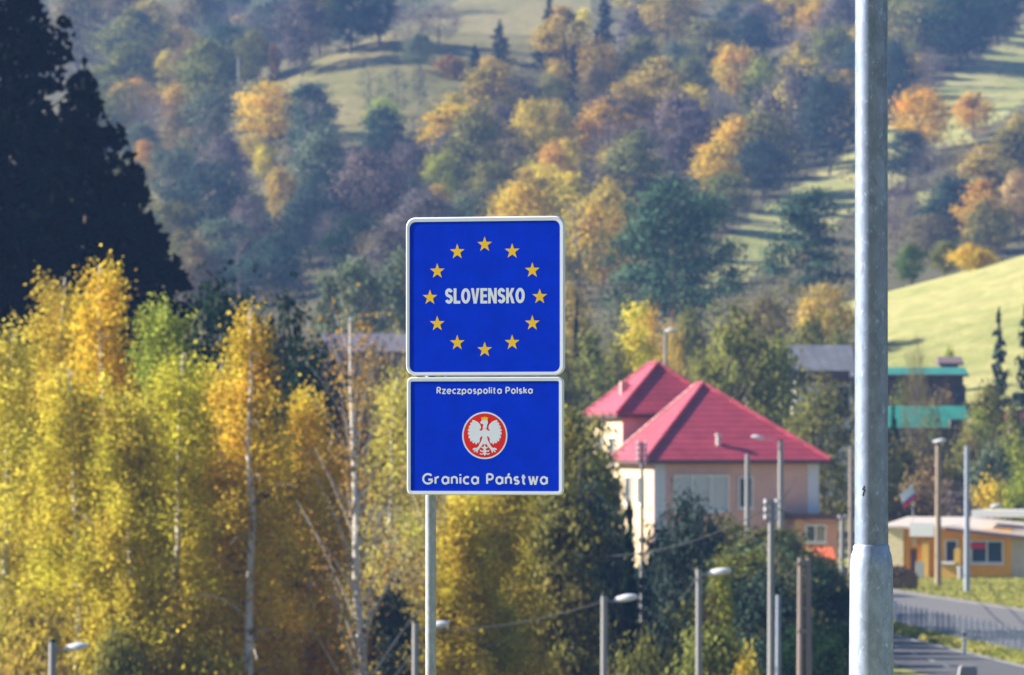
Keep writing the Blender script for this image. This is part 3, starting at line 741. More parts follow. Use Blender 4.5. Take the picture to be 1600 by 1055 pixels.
for px, top, d, wp, kind, col, lab in [
    (935, 620, 262, 90, 'slim', 'olive', 'olive slim tree covering the left wall of the red roofed house'),
    (893, 600, 226, 130, 'slim', 'olive', 'olive tree right beside the lower blue panel'),
    (915, 690, 232, 120, 'slim', 'brown', 'brown slim tree below the right edge of the sign'),
    (984, 768, 200, 44, 'thuja', 'darkgreen', 'dark columnar conifer before the left corner of the house'),
    (1085, 752, 228, 130, 'round', 'bluegreen', 'dusky green tree before the white framed window of the house'),
    (1140, 800, 296, 100, 'round', 'olive', 'olive tree below the front wall of the house'),
    (1010, 870, 285, 150, 'round', 'bluegreen', 'dusky bush mass between the two nearest street lamps'),
    (1060, 830, 292, 110, 'round', 'bluegreen', 'dusky green tree left of the right street lamp head'),
    (1240, 850, 286, 120, 'round', 'darkgreen', 'dark green tree below the house extension'),
    (1300, 905, 262, 110, 'round', 'darkgreen', 'dark tree at the left foot of the lamppost'),
    (1128, 848, 192, 52, 'oval', 'lime', 'small yellow-green treetop behind the right street lamp head'),
    (1112, 900, 188, 70, 'oval', 'rust', 'reddish creeper-clad tree behind the right street lamp pole'),
    (1115, 960, 183, 150, 'round', 'softlime', 'yellow-green bush at the foot of the right street lamp'),
    (1000, 970, 185, 100, 'round', 'olive', 'olive bush between the street lamps at the bottom edge'),
    (935, 870, 268, 130, 'round', 'bluegreen', 'dusky tree behind the left of the two nearest street lamps'),
    (1185, 905, 268, 110, 'round', 'bluegreen', 'dusky green tree behind the tall pole with insulators'),
    (1240, 950, 250, 120, 'round', 'darkgreen', 'dark green bush behind the brown double pole'),
    (1165, 1015, 180, 60, 'bush', 'yellow', 'yellow bush left of the tall pole at the bottom edge'),
    (890, 930, 252, 110, 'round', 'darkgreen', 'dark bush right of the sign post near the bottom'),
    (960, 820, 300, 90, 'round', 'darkgreen', 'dark green bush below the columnar conifer'),
    (885, 640, 208, 120, 'slim', 'olive', 'slim olive tree tucked behind the lower right corner of the sign'),
    (905, 640, 240, 120, 'slim', 'olive', 'olive tree between the sign and the left wall of the house'),
    (915, 730, 216, 130, 'round', 'bluegreen', 'dusky tree right of the golden brown birch'),
    (945, 700, 278, 70, 'round', 'olive', 'olive tree before the left wall of the house, low down'),
    (1195, 812, 214, 100, 'thin', 'olive', 'thin olive tree beside the tall pale pole, before the house wall'),
    (1035, 800, 236, 100, 'round', 'bluegreen', 'dusky tree below the left corner of the house front wall'),
    (1190, 985, 186, 110, 'round', 'bluegreen', 'dusky bush at the foot of the tall pale pole'),
    (1262, 960, 182, 110, 'round', 'darkgreen', 'dark bush at the foot of the brown double pole'),
    (1322, 965, 178, 90, 'round', 'darkgreen', 'dark bush low down touching the lamppost'),
    (1050, 1000, 188, 110, 'round', 'olive', 'olive bush at the bottom edge left of the right street lamp'),
    (1295, 875, 226, 110, 'round', 'darkgreen', 'dark green tree left of the lamppost, its top below the orange roof'),
    (1325, 930, 214, 90, 'round', 'bluegreen', 'dusky bush tucked behind the lamppost foot'),
    (1235, 915, 222, 120, 'round', 'bluegreen', 'dusky bush right of the short grey pole'),
    (1160, 930, 228, 110, 'round', 'olive', 'dull olive bush left of the tall pale pole'),
    (1060, 930, 232, 110, 'round', 'darkgreen', 'dark bush left of the right street lamp pole, low down'),
    (1285, 985, 190, 120, 'round', 'darkgreen', 'dark bush at the bottom edge left of the lamppost'),
    (985, 900, 262, 110, 'round', 'darkgreen', 'dark tree behind the sagging cable between the street lamps')]:
    mid(kind, col, px, top, d, wp, lab, 'trees in the hollow before the house')

for i in range(12):
    d = 197 + i * 6; x = .0555 * d - 2.3 + random.uniform(-.6, .4); z = float(H(x, d))
    plant(random.choice(['round', 'thin', 'round']), random.choice(['bluegreen', 'olive', 'greygreen', 'bluegreen']), x, d, 4.0 + random.uniform(-.9, .8) - z, random.uniform(3.8, 5), ('nearest' if i == 0 else 'farthest' if i == 11 else ORD[i] + ' nearest' if i < 10 else 'second farthest') + ' bushy tree in the shaded row left of the lamppost', 'row of trees along the road', z)

# ------------------------------------------------------------------ dark spruces and woods at the left
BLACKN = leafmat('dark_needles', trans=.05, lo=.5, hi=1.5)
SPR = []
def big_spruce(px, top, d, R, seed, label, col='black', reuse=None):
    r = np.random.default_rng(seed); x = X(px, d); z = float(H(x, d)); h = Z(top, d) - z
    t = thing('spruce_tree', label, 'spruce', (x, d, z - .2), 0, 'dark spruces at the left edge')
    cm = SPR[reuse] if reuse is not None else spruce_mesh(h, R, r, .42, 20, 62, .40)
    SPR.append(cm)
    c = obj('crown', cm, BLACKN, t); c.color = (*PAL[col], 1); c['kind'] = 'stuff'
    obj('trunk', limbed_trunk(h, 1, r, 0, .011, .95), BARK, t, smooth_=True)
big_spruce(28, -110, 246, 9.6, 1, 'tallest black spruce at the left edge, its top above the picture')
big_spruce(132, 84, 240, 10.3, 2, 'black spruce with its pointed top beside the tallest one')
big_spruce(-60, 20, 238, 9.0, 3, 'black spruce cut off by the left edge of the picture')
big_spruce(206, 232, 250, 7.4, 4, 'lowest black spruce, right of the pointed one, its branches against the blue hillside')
for px, top, d, sd in ((-190, -60, 247, 61), (-270, -100, 252, 62), (-350, -120, 248, 63), (-440, -150, 256, 64), (-240, -130, 262, 65), (-330, -60, 268, 66), (-160, -60, 264, 67)):  # extra spruces added outside the view to cast shade on the visible ones
    big_spruce(px, top, d, 8.5, sd, 'black spruce added beyond the left edge to shade the visible spruces', reuse=sd % 3)
for px, top, d, wp, kind, col, lab in [
    (350, 400, 270, 200, 'dense', 'darkgreen', 'dark green broad tree behind the green topped birch'),
    (432, 432, 275, 170, 'dense', 'darkgreen', 'dark green broad tree behind the orange birch'),
    (482, 505, 272, 140, 'dense', 'darkgreen', 'dark green tree between the orange birch and the bare birch'),
    (300, 480, 262, 90, 'thin', 'brown', 'brown thinly leaved tree between two birches in shade'),
    (440, 436, 262, 50, 'thin', 'ochre', 'ochre twiggy tree rising before the dark green trees'),
    (540, 560, 262, 90, 'bare', 'mauve', 'mauve twiggy tree beside the bare white birch')]:
    mid(kind, col, px, top, d, wp, lab, 'dark trees behind the birches')

# ------------------------------------------------------------------ birches
def birch(px, top, d, wpx, col, seed, label, nleaf=22000, lean=0.0, bare=False, **kw):
    r = np.random.default_rng(seed); x = X(px, d); z = float(H(x, d)); h = Z(top, d) - z; wd = wpx / FPX * d
    t = thing('birch_tree', label, 'birch', (x, d, z - .1), random.uniform(0, 6), 'birches along the stream')
    t.rotation_euler = (0, lean, 0)
    tr, limbs, cr = birch_data(h, wd, nleaf, r, **kw)
    c = obj('crown', cr, BIRCHLEAF, t); c.color = (*PAL[col], 1) if isinstance(col, str) else (*col, 1); c['kind'] = 'stuff'
    obj('trunk', tr, BIRCHBARK, t, smooth_=True)
    limbs.sort(key=lambda q: -q[0]); big = 16 if bare else 5
    for L, b in limbs[:big]: obj('branch', b, BIRCHBARK, t)
    rest = MB()
    for L, b in limbs[big:]: rest.add(b.v, b.f)
    o = obj('twigs', rest, BIRCHBARK if bare else TWIG, t); o['kind'] = 'stuff'
birch(62, 415, 206, 150, (.64, .46, .075), 11, 'leaning yellow birch with a pale trunk near the left edge', front_gap=.85, lean=.03)
birch(150, 396, 201, 135, (.66, .42, .05), 12, 'tallest golden birch at left with an orange right side', front_gap=.85)
birch(244, 462, 212, 130, (.36, .39, .06), 13, 'green topped birch between the golden birches')
birch(296, 535, 194, 150, (.54, .46, .055), 14, 'yellow-green birch with a straight white trunk in the left group', front_gap=.86)
birch(400, 466, 190, 130, (.66, .41, .055), 15, 'golden orange birch with a thin top and a long white trunk', nleaf=19000, gap=.1, front_gap=.86)
birch(468, 600, 203, 100, (.60, .39, .05), 16, 'small orange birch right of the long white trunk', nleaf=14000)
birch(568, 478, 195, 150, (.36, .20, .05), 17, 'nearly bare birch with a white trunk left of the sign post', nleaf=2600, bare=True, gap=.35, lsize=.14, rise=.9, nl=44)
birch(5, 505, 199, 140, (.60, .50, .085), 18, 'pale yellow birch cut by the left edge')
birch(345, 548, 202, 120, (.62, .45, .065), 19, 'yellow birch behind the long white trunk', front_gap=.85)
birch(110, 560, 193, 150, (.56, .45, .06), 20, 'lower yellow-olive birch in front of the golden pair', front_gap=.85)
birch(200, 600, 191, 130, (.52, .40, .055), 21, 'olive birch filling the gap below the green topped one')
birch(690, 640, 214, 130, (.40, .28, .09), 22, 'sparse brown birch behind the sign post', nleaf=8000, gap=.3, bare=True, rise=.6)
birch(770, 660, 204, 140, (.56, .41, .06), 23, 'golden brown birch below the lower blue panel', nleaf=22000)
birch(850, 640, 212, 120, (.42, .32, .05), 24, 'olive brown birch at the right end of the birch row', nleaf=20000)
birch(615, 575, 226, 100, (.55, .46, .10), 25, 'pale yellow sparse birch behind the left edge of the lower panel', nleaf=9000, gap=.2)
birch(520, 660, 222, 100, (.36, .25, .08), 26, 'brown sparse birch between the orange birch and the bare birch', nleaf=8000, gap=.25)
birch(720, 760, 196, 100, (.58, .43, .06), 27, 'low golden birch just right of the sign post', nleaf=16000)
for px, top, d, wp, kind, col, lab in [
    (60, 920, 187, 170, 'round', 'ochre', 'ochre bush at the lower left corner'), (190, 960, 189, 130, 'round', 'olive', 'olive bush among the birch trunks at lower left'),
    (480, 930, 208, 130, 'round', 'bluegreen', 'dark bush between the birch trunks left of the bare birch'), (610, 900, 210, 130, 'round', 'bluegreen', 'dusky bush behind the sign post foot'),
    (330, 980, 190, 140, 'round', 'yellow', 'yellow bush at the bottom between white trunks'), (800, 930, 218, 120, 'round', 'olive', 'olive bush below the golden brown birch')]:
    mid(kind, col, px, top, d, wp, lab, 'bushes under the birches')

# ------------------------------------------------------------------ buildings
REDROOF = tiles('red_roof_tiles', (.44, .055, .085), (.39, .046, .07), .45, .34, .5)
GREENROOF = tiles('green_roof_sheets', (.03, .25, .18), (.035, .21, .16), 1.2, .3, .5)
PINKWALL = plain('pink_plaster', (.64, .39, .33), .85, var=.06, scale=.8, bump=.1)
CREAMWALL = plain('cream_plaster', (.62, .48, .29), .85, var=.06, scale=.8, bump=.1)
WHITEWALL = plain('white_plaster', (.74, .73, .72), .85, var=.05, scale=.8, bump=.1)
ORANGEWALL = plain('orange_plaster', (.88, .41, .03), .85, var=.08, scale=.9, bump=.1)
YELLOWWALL = plain('yellow_plaster', (.70, .42, .07), .85, var=.06, scale=.9, bump=.1)
DARKEAVE = plain('dark_eave_board', (.10, .05, .05), .7, var=.15)
GLASS = glassmat('window_glass')
GREYROOF = tiles('grey_roof_sheets', (.20, .20, .22), (.17, .17, .19), .8, .3, .4)
BROWNWOOD = plain('brown_boards', (.12, .075, .055), .8, var=.2, scale=3)

def window(parent, wall_axis, a0, a1, z0, z1, at, depth=.1, frame_mat=WHITE, split=1):
    """frame part with pane sub-parts; wall_axis 'x' = wall facing -y (a along x), 'y' = wall facing -x (a along y)"""
    f = MB(); t = .09
    def bx(m, p0, p1, q0, q1, d0, d1):
        if wall_axis == 'x': m.box(p0, p1, at - d1, at - d0, q0, q1)
        else: m.box(at - d1, at - d0, p0, p1, q0, q1)
    bx(f, a0, a1, z0, z0 + t, -.02, depth); bx(f, a0, a1, z1 - t, z1, -.02, depth)
    bx(f, a0, a0 + t, z0 + t, z1 - t, -.02, depth); bx(f, a1 - t, a1, z0 + t, z1 - t, -.02, depth)
    for k in range(1, split):
        c = a0 + (a1 - a0) * k / split; bx(f, c - t / 2, c + t / 2, z0 + t, z1 - t, -.02, depth)
    fr = obj('window', f, frame_mat, parent)
    for k in range(split):
        p = MB(); c0 = a0 + (a1 - a0) * k / split; c1 = a0 + (a1 - a0) * (k + 1) / split
        bx(p, c0 + t * .6, c1 - t * .6, z0 + t, z1 - t, .015, .035); obj('pane', p, GLASS, fr)
    s = MB(); bx(s, a0 - .08, a1 + .08, z0 - .07, z0 - .002, -.02, depth + .1); obj('sill', s, frame_mat, fr)
    return fr

def hip(x0, x1, y0, y1, z, ra, rb, th=.16):
    """hipped roof: eave rectangle and two ridge points, with an eave thickness"""
    b = MB()
    vs = [(x0,y0,z),(x1,y0,z),(x1,y1,z),(x0,y1,z),(x0,y0,z+th),(x1,y0,z+th),(x1,y1,z+th),(x0,y1,z+th), ra, rb]
    return b.add(vs, [(3,2,1,0),(0,1,5,4),(1,2,6,5),(2,3,7,6),(3,0,4,7),(4,5,8),(5,6,9,8),(6,7,9),(7,4,8,9)])

# the house with the red hipped roofs
HD = 340.0; kk = HD / FPX
house = thing('red_roofed_house', 'pink and cream house with two red hipped roofs, right of the sign', 'house', (X(1010, HD), HD, 0), math.radians(10))
EZ, RZ_ = Z(722, HD), Z(598, HD)
Wf, Lf = 290 * kk / .985, 11.7
rf = obj('roof', hip(0, Wf, 0, Lf, EZ, (4.95, 7.0, RZ_), (4.95, 9.0, RZ_)), REDROOF, house)
def cap(p, q, parent): obj('ridge_cap', MB().tube([Vector(p) + Vector((0, 0, .04)), Vector(q) + Vector((0, 0, .04))], .13, 6), REDROOF, parent)
for c in ((0, 0), (Wf, 0)): cap((c[0], c[1], EZ + .16), (4.95, 7.0, RZ_), rf)
cap((0, Lf, EZ + .16), (4.95, 9.0, RZ_), rf); cap((4.95, 7.0, RZ_), (4.95, 9.0, RZ_), rf)
obj('fascia', MB().box(-.02, Wf + .02, -.05, -.005, EZ - .12, EZ + .1).box(-.05, -.005, 0, Lf, EZ - .12, EZ + .1), DARKEAVE, rf)
obj('gutter', MB().tube([(0, -.12, EZ + .02), (Wf, -.12, EZ + .02)], .08, 8), DARKEAVE, rf)
# roof vent pipe
pxv = X(1122, HD) - X(1010, HD); vz = Z(697, HD)
vent = obj('vent_pipe', MB().tube([(pxv + .4, 1.35, vz - .5), (pxv + .4, 1.35, vz + .62)], .15, 10).tube([(pxv + .4, 1.35, vz + .6), (pxv + .4, 1.35, vz + .75)], .2, 10), plain('vent_metal', (.6, .5, .48), .5), rf)
ins = .55
wallf = obj('front_wall', MB().box(ins, Wf - ins, ins, ins + .3, -1, EZ), PINKWALL, house)
obj('side_wall', MB().box(ins - .003, ins + .3, ins + .303, Lf, -1, EZ - .002), CREAMWALL, house)
obj('side_wall', MB().box(Wf - ins - .3, Wf - ins + .003, ins + .303, Lf, -1, EZ - .002), PINKWALL, house)
PIL = plain('pale_pilaster', (.62, .64, .70), .8, var=.04)
for a in (ins + .02, Wf - ins - .72): obj('pilaster', MB().box(a, a + .7, ins - .06, ins - .003, -1, EZ - .003), PIL, house)
def hx(px): return (X(px, HD) - X(1010, HD) + .1) / .985
wbig = window(house, 'x', hx(1053), hx(1140), Z(800, HD), Z(742, HD), ins, .14, split=3)
CURT = plain('curtained_glass', (.5, .52, .56), .15, var=.04)
for p_ in wbig.children:
    if p_.name.startswith('pane'): p_.data.materials.clear(); p_.data.materials.append(CURT)
window(house, 'x', hx(1155), hx(1178), Z(795, HD), Z(745, HD), ins, .12)
for v0 in (3.4, 7.2): window(house, 'y', v0, v0 + 1.6, Z(790, HD), Z(745, HD), ins - .003, .12)
# lower wing with a dark flat canopy
low = MB().box(hx(1235), hx(1302), -1.2, ins - .064, -1, Z(812, HD))
obj('porch_wall', low, plain('salmon_plaster', (.62, .33, .22), .85, var=.07, scale=1), house)
obj('porch_roof', MB().box(hx(1225), hx(1312), -1.6, ins - .07, Z(812, HD) + .003, Z(803, HD)), DARKEAVE, house)
window(house, 'x', hx(1250), hx(1283), Z(848, HD), Z(820, HD), -1.2, .12, split=2)
# main block behind
mb0, mv = .85, 11.7 + .05
MD = HD + 12
mz, mr = Z(650, MD), Z(567, MD)
MW, ML = 6.9, 10.6
r2 = obj('roof', hip(mb0 - .4, mb0 + MW, mv - .4, mv + ML, mz, (mb0 + 3.0, mv + 3.6, mr), (mb0 + 3.0, mv + 6.8, mr)), REDROOF, house)
for c in ((mb0 - .4, mv - .4), (mb0 + MW, mv - .4)): cap((c[0], c[1], mz + .16), (mb0 + 3.0, mv + 3.6, mr), r2)
cap((mb0 + 3.0, mv + 3.6, mr), (mb0 + 3.0, mv + 6.8, mr), r2); cap((mb0 - .4, mv + ML, mz + .16), (mb0 + 3.0, mv + 6.8, mr), r2)
obj('fascia', MB().box(mb0 - .42, mb0 + MW + .02, mv - .45, mv - .405, mz - .12, mz + .1).box(mb0 - .45, mb0 - .405, mv - .4, mv + ML, mz - .12, mz + .1), DARKEAVE, r2)
obj('front_wall', MB().box(mb0, mb0 + MW - .4, mv, mv + .3, -1, mz), PINKWALL, house)
obj('side_wall', MB().box(mb0 - .003, mb0 + .3, mv + .303, mv + ML - .4, -1, mz - .002), CREAMWALL, house)
for z0 in (1.8, 6.6):
    for v0 in (2.2, 6.2): window(house, 'y', mv + v0, mv + v0 + 1.5, z0, z0 + 1.7, mb0 - .003, .12)
obj('chimney', MB().box(mb0 + .9, mb0 + 1.4, mv + 5, mv + 5.5, mz + 1.0, mz + 2.2), plain('chimney_render', (.6, .38, .33), .8), r2)

# kiosk with orange walls
KD = 331.0; kz = Z(905, KD)
kiosk = thing('orange_kiosk', 'flat-roofed orange kiosk with a white signboard behind the road', 'kiosk', (1.25, KD + 7.7, 0), math.radians(-18))
kx = lambda p: X(p, KD)
kt = Z(826, KD)
obj('front_wall', MB().box(kx(1411), kx(1582), 0, .25, -.3, kt), ORANGEWALL, kiosk)
obj('front_wall', MB().box(kx(1582) + .003, kx(1640), .02, .25, -.3, kt), plain('beige_plaster', (.55, .48, .40), .85), kiosk)
obj('side_wall', MB().box(kx(1386), kx(1411) - .003, -.35, -.1, -.3, kt).box(kx(1386), kx(1386) + .2, -.1, 5.5, -.3, kt), plain('pale_yellow_plaster', (.80, .68, .40), .85), kiosk)
# roof: level at left, falling to the right like the photograph's fascia
rl_ = [(kx(1375), kt + .003), (kx(1482), kt + .003), (kx(1645), Z(842, KD))]
kr = MB(); kv = []
for x_, z_ in rl_: kv += [(x_, -.7, z_), (x_, -.7, z_ + .14), (x_, 6, z_ + .6), (x_, 6, z_)]
kf = [(0, 1, 2, 3), (8, 11, 10, 9)]
for q in (0, 4): kf += [(q, q + 4, q + 5, q + 1), (q + 1, q + 5, q + 6, q + 2), (q + 2, q + 6, q + 7, q + 3), (q + 3, q + 7, q + 4, q)]
obj('roof', kr.add(kv, kf), plain('pale_roof_sheet', (.52, .44, .38), .6, var=.06), kiosk)
obj('fascia', MB().prism([(kx(1482), kt - .12), (kx(1645), Z(846, KD)), (kx(1645), Z(841.5, KD)), (kx(1482), kt + .06)], -.76, -.705), DARKEAVE, kiosk)
obj('roof_ledge', MB().box(kx(1515), kx(1640), .5, 4, Z(808, KD), Z(797, KD)), WHITE, kiosk)
obj('signboard', MB().box(kx(1425), kx(1464), -.9, -.78, Z(838, KD), Z(817, KD)), plain('white_board', (.85, .85, .83), .4, var=.02), kiosk)
wd_ = window(kiosk, 'x', kx(1517), kx(1570), Z(880, KD), Z(844, KD), 0, .1, split=2)
obj('red_banner', MB().box(kx(1518), kx(1541), -.16, -.12, Z(857, KD), Z(848, KD)), plain('red_banner', (.62, .02, .05), .5, var=.05), kiosk)
window(kiosk, 'x', kx(1476), kx(1497), Z(880, KD), Z(843, KD), 0, .1)
door = obj('door', MB().box(kx(1421), kx(1431), -.06, -.003, Z(905, KD), Z(858, KD)), plain('dark_door', (.10, .05, .05), .6), kiosk)
obj('handle', MB().box(kx(1429), kx(1430), -.1, -.062, Z(884, KD), Z(880, KD)), GALV2, door)
obj('porch_post', MB().box(kx(1442), kx(1453), -.5, -.2, 0, Z(845, KD)), YELLOWWALL, kiosk)
obj('porch_wall', MB().box(kx(1472), kx(1507), -1.0, -.8, 0, Z(881, KD)).box(kx(1497), kx(1507), -1.0, -.8, Z(881, KD) + .002, Z(857, KD)), YELLOWWALL, kiosk)
obj('counter', MB().box(kx(1470), kx(1499), -1.15, -.75, Z(881, KD) + .004, Z(877, KD)), WHITE, kiosk)
obj('plinth', MB().box(kx(1411), kx(1640), -.06, -.003, -.3, Z(901, KD)), plain('dark_plinth', (.12, .10, .10), .8), kiosk)
obj('step', MB().box(kx(1425), kx(1466), -1.2, -.1, -.2, Z(903, KD)), CONCRETE, kiosk)
obj('wall_lamp', MB().tube([(kx(1429), -.2, Z(853, KD)), (kx(1429), -.2, Z(841, KD))], [.16, .13], 10), plain('cream_shade', (.75, .6, .3), .5), kiosk)
tag(obj('white_board', MB().box(kx(1429), kx(1442), -1.1, -1.02, 0.02, Z(877, KD)), WHITE, loc=(0, KD, 0)), 'white upright board standing by the kiosk door', 'board')
bn = thing('litter_bin', 'small grey litter bin on the grass before the kiosk', 'bin', (kx(1494), KD - 4, 0))
obj('body', MB().tube([(0, 0, 0), (0, 0, .75)], [.2, .25], 12), plain('bin_grey', (.3, .3, .32), .6), bn); obj('rim', MB().tube([(0, 0, .752), (0, 0, .82)], .27, 12), GALV2, bn)
# flag on a thin pole fixed to the kiosk roof
fl = thing('flag', 'white, blue and red flag hanging on a thin pole above the kiosk', 'flag', (kx(1427), KD + .5, 0))
FZ = Z(757, KD)
obj('pole', MB().tube([(0, 0, Z(817, KD)), (0, 0, FZ + .1)], .022, 6), GALV2, fl)
def cloth(u0, u1, name, col):
    V = []; F = []; n = 7; mrow = 5
    for j in range(mrow):
        for i in range(n):
            s = i / (n - 1); t = u0 + (u1 - u0) * j / (mrow - 1)
            x = -.02 - .75 * s + .25 * t; z = FZ - .62 * s - .78 * t
            y = .12 * math.sin(5 * s + 2 * t) * s
            V.append((x, y, z))
    for j in range(mrow - 1):
        for i in range(n - 1): F.append((j*n+i, j*n+i+1, (j+1)*n+i+1, (j+1)*n+i))
    o = obj(name, MB().add(V, F), plain(name + '_cloth', col, .8, var=.05), fl)
    sm = o.modifiers.new('thick', 'SOLIDIFY'); sm.thickness = .012
cloth(0, .62, 'white_stripe', (.8, .8, .8)); cloth(.623, .76, 'blue_stripe', (.03, .06, .45)); cloth(.763, 1.0, 'red_stripe', (.7, .02, .05))
# firewood stack
wp = thing('firewood_stack', 'stack of brown split firewood left of the kiosk', 'firewood', (X(1409, 306), 306, 0))
lm = MB().tube([(0, -.5, 0), (0, .5, 0)], .11, 7).mesh('log'); LOG = rampmat('log_wood', [(0, (.10, .06, .045)), (.5, (.22, .13, .09)), (1, (.36, .22, .15))], 4.0)
lm.materials.append(LOG)
for j in range(7):
    for i in range(8 - (j > 4) * (j - 3) * 1):
        o = obj('log', lm, None, wp, (-.8 + i * .215 + (j % 2) * .1 + random.uniform(-.02, .02), random.uniform(-.12, .12), .11 + j * .19)); o.rotation_euler = (0, random.uniform(0, 3), random.uniform(-.1, .1)); s_ = random.uniform(.85, 1.1); o.scale = (s_, 1, s_)

# houses with green roofs and the grey chalet on the bank
def simple_house(name, label, px0, px1, d, eave, ridge, base, wallmat, roofmat, depth=7, gable=False):
    zb = Z(base, d); t = thing(name, label, 'house', (X((px0 + px1) / 2, d), d, zb)); hw = (px1 - px0) / 2 * d / FPX
    ez, rz = Z(eave, d) - zb, Z(ridge, d) - zb
    obj('wall', MB().box(-hw + .4, hw - .4, .5, depth, -6, ez), wallmat, t)
    R = obj('roof', MB().add([(-hw, 0, ez), (hw, 0, ez), (hw, depth + .5, ez), (-hw, depth + .5, ez), (-hw, 0, ez + .15), (hw, 0, ez + .15), (hw, depth + .5, ez + .15), (-hw, depth + .5, ez + .15), (-hw + .05, depth * .5, rz), (hw - .05, depth * .5, rz)],
        [(3,2,1,0),(0,1,5,4),(1,2,6,5),(2,3,7,6),(3,0,4,7),(4,5,9,8),(6,7,8,9),(5,6,9),(7,4,8)]), roofmat, t)
    obj('gutter', MB().tube([(-hw, -.08, ez + .05), (hw, -.08, ez + .05)], .07, 6), DARKEAVE, R)
    return t, hw, ez
t, hw, ez = simple_house('green_roofed_house', 'dark house with the upper, lighter green roof right of the lamppost', 1372, 1514, 440, 588, 573, 640, BROWNWOOD, GREENROOF)
for a in (-2.2, .6, 2.4): window(t, 'x', a, a + .9, ez - 2.0, ez - .7, .5, .1, BROWNWOOD)
t, hw, ez = simple_house('green_roofed_house', 'brown boarded house with the lower, ribbed green roof right of the lamppost', 1374, 1516, 424, 671, 634, 690, BROWNWOOD, GREENROOF, 8)
for a in (-1.8, .4): window(t, 'x', a, a + .8, .1, .75, .5, .1)
obj('dormer', MB().box(hw - 1.5, hw - .3, -.3, 1.2, ez - .7, ez + .75), BROWNWOOD, t)
t, hw, ez = simple_house('grey_chalet', 'grey roofed chalet with white lower walls behind the thin olive tree', 1236, 1338, 415, 592, 538, 652, WHITEWALL, GREYROOF, 8)
for a in (-1.6, -.2): window(t, 'x', a, a + .7, .9, 1.9, .5, .1)
obj('garage_opening', MB().box(.9, hw - .5, .44, .495, 0, 2.2), plain('dark_opening', (.03, .035, .05), .7), t)
obj('balcony', MB().box(-hw + .5, hw - .5, -.4, .49, 2.5, 2.6).box(-hw + .5, hw - .5, -.4, -.35, 2.6, 3.4), BROWNWOOD, t)
t, hw, ez = simple_house('grey_barn', 'grey roofed barn showing behind the bare birch, left of the sign', 500, 648, 452, 552, 520, 590, plain('barn_wall', (.3, .25, .24), .9), plain('barn_roof', (.13, .115, .14), .8, var=.1, scale=.7), 7)
obj('door', MB().box(.5, 2.2, .44, .495, -1, ez - .5), BROWNWOOD, t)
t, hw, ez = simple_house('brown_hut', 'small brown roofed hut above the upper green roof', 1466, 1506, 462, 570, 557, 580, BROWNWOOD, plain('brown_hut_roof', (.16, .11, .12), .8), 3)
obj('door', MB().box(-.3, .3, .44, .495, -.5, ez - .05), DARKEAVE, t)
t, hw, ez = simple_house('pink_wall_house', 'small house with a red roof cut by the right edge', 1578, 1660, 398, 656, 645, 690, plain('rose_wall', (.5, .33, .31), .9), REDROOF, 6)
window(t, 'x', -1.2, -.3, ez - 1.3, ez - .4, .5, .1)
t, hw, ez = simple_house('orange_roofed_hut', 'low hut with a bright orange roof behind the brown double pole', 1254, 1306, 292, 878, 856, 930, plain('hut_wall', (.5, .46, .40), .9), plain('orange_roof', (.62, .13, .04), .6), 4)
window(t, 'x', -.3, .35, ez - 1.2, ez - .5, .5, .1)

# ------------------------------------------------------------------ road, verge, lawn
ASPH = rampmat('asphalt', [(0, (.05, .05, .055)), (.5, (.075, .075, .08)), (1, (.11, .11, .115))], 1.2, detail=10, rough=.85, bump=.2)
ASPH2 = rampmat('pale_asphalt', [(0, (.08, .08, .08)), (.5, (.12, .115, .115)), (1, (.17, .16, .155))], .8, detail=10, rough=.85, bump=.2)
E1 = lambda d: 18.3 - .075 * (d - 203) if d < 245 else 15.15 + .03 * (d - 245)
def strip(name, f0, f1, z, mat, d0=120, d1=420, n=60, kind='structure', th=None):
    V = []; F = []
    for i in range(n + 1):
        d = d0 + (d1 - d0) * i / n; V += [(f0(d), d, z), (f1(d), d, z)]
    for i in range(n): F.append((2*i, 2*i+1, 2*i+3, 2*i+2))
    o = obj(name, MB().add(V, F), mat)
    if kind: o['kind'] = kind
    return o
strip('road', lambda d: E1(d) - 4.7, E1, .020, ASPH, 120, 330)
far_r = lambda d: 24.0 - .106 * (d - 268)
strip('side_road', lambda d: E1(d) + 1.7, lambda d: max(E1(d) + 3.4, far_r(d)), .020, ASPH2, 150, 318)
kb = MB()
for i in range(60):
    d0 = 150 + i * 2.8; a, b2 = far_r(d0), far_r(d0 + 2.75)
    kb.add([(a, d0, 0), (a + .15, d0, 0), (b2 + .15, d0 + 2.75, 0), (b2, d0 + 2.75, 0), (a, d0, .13), (a + .15, d0, .13), (b2 + .15, d0 + 2.75, .13), (b2, d0 + 2.75, .13)],
           [(3,2,1,0),(4,5,6,7),(0,1,5,4),(1,2,6,5),(2,3,7,6),(3,0,4,7)])
k_ = obj('kerb', kb, ASPH2); k_['kind'] = 'structure'
ROADWHITE = plain('road_paint', (.5, .5, .5), .7, var=.2, scale=3)
c = lambda d: 15.45 - .025 * (d - 201)
rm = MB()
for d0 in (201, 206.5, 213, 220, 228, 237, 247): 
    rm.add([(c(d0) - .07, d0, .026), (c(d0) + .07, d0, .026), (c(d0 + 2) + .07, d0 + 2, .026), (c(d0 + 2) - .07, d0 + 2, .026)], [(0, 1, 2, 3)])
o = obj('road_markings', rm, ROADWHITE); o['kind'] = 'structure'
strip('edge_line', lambda d: E1(d) - .32, lambda d: E1(d) - .2, .026, ROADWHITE, 150, 300)
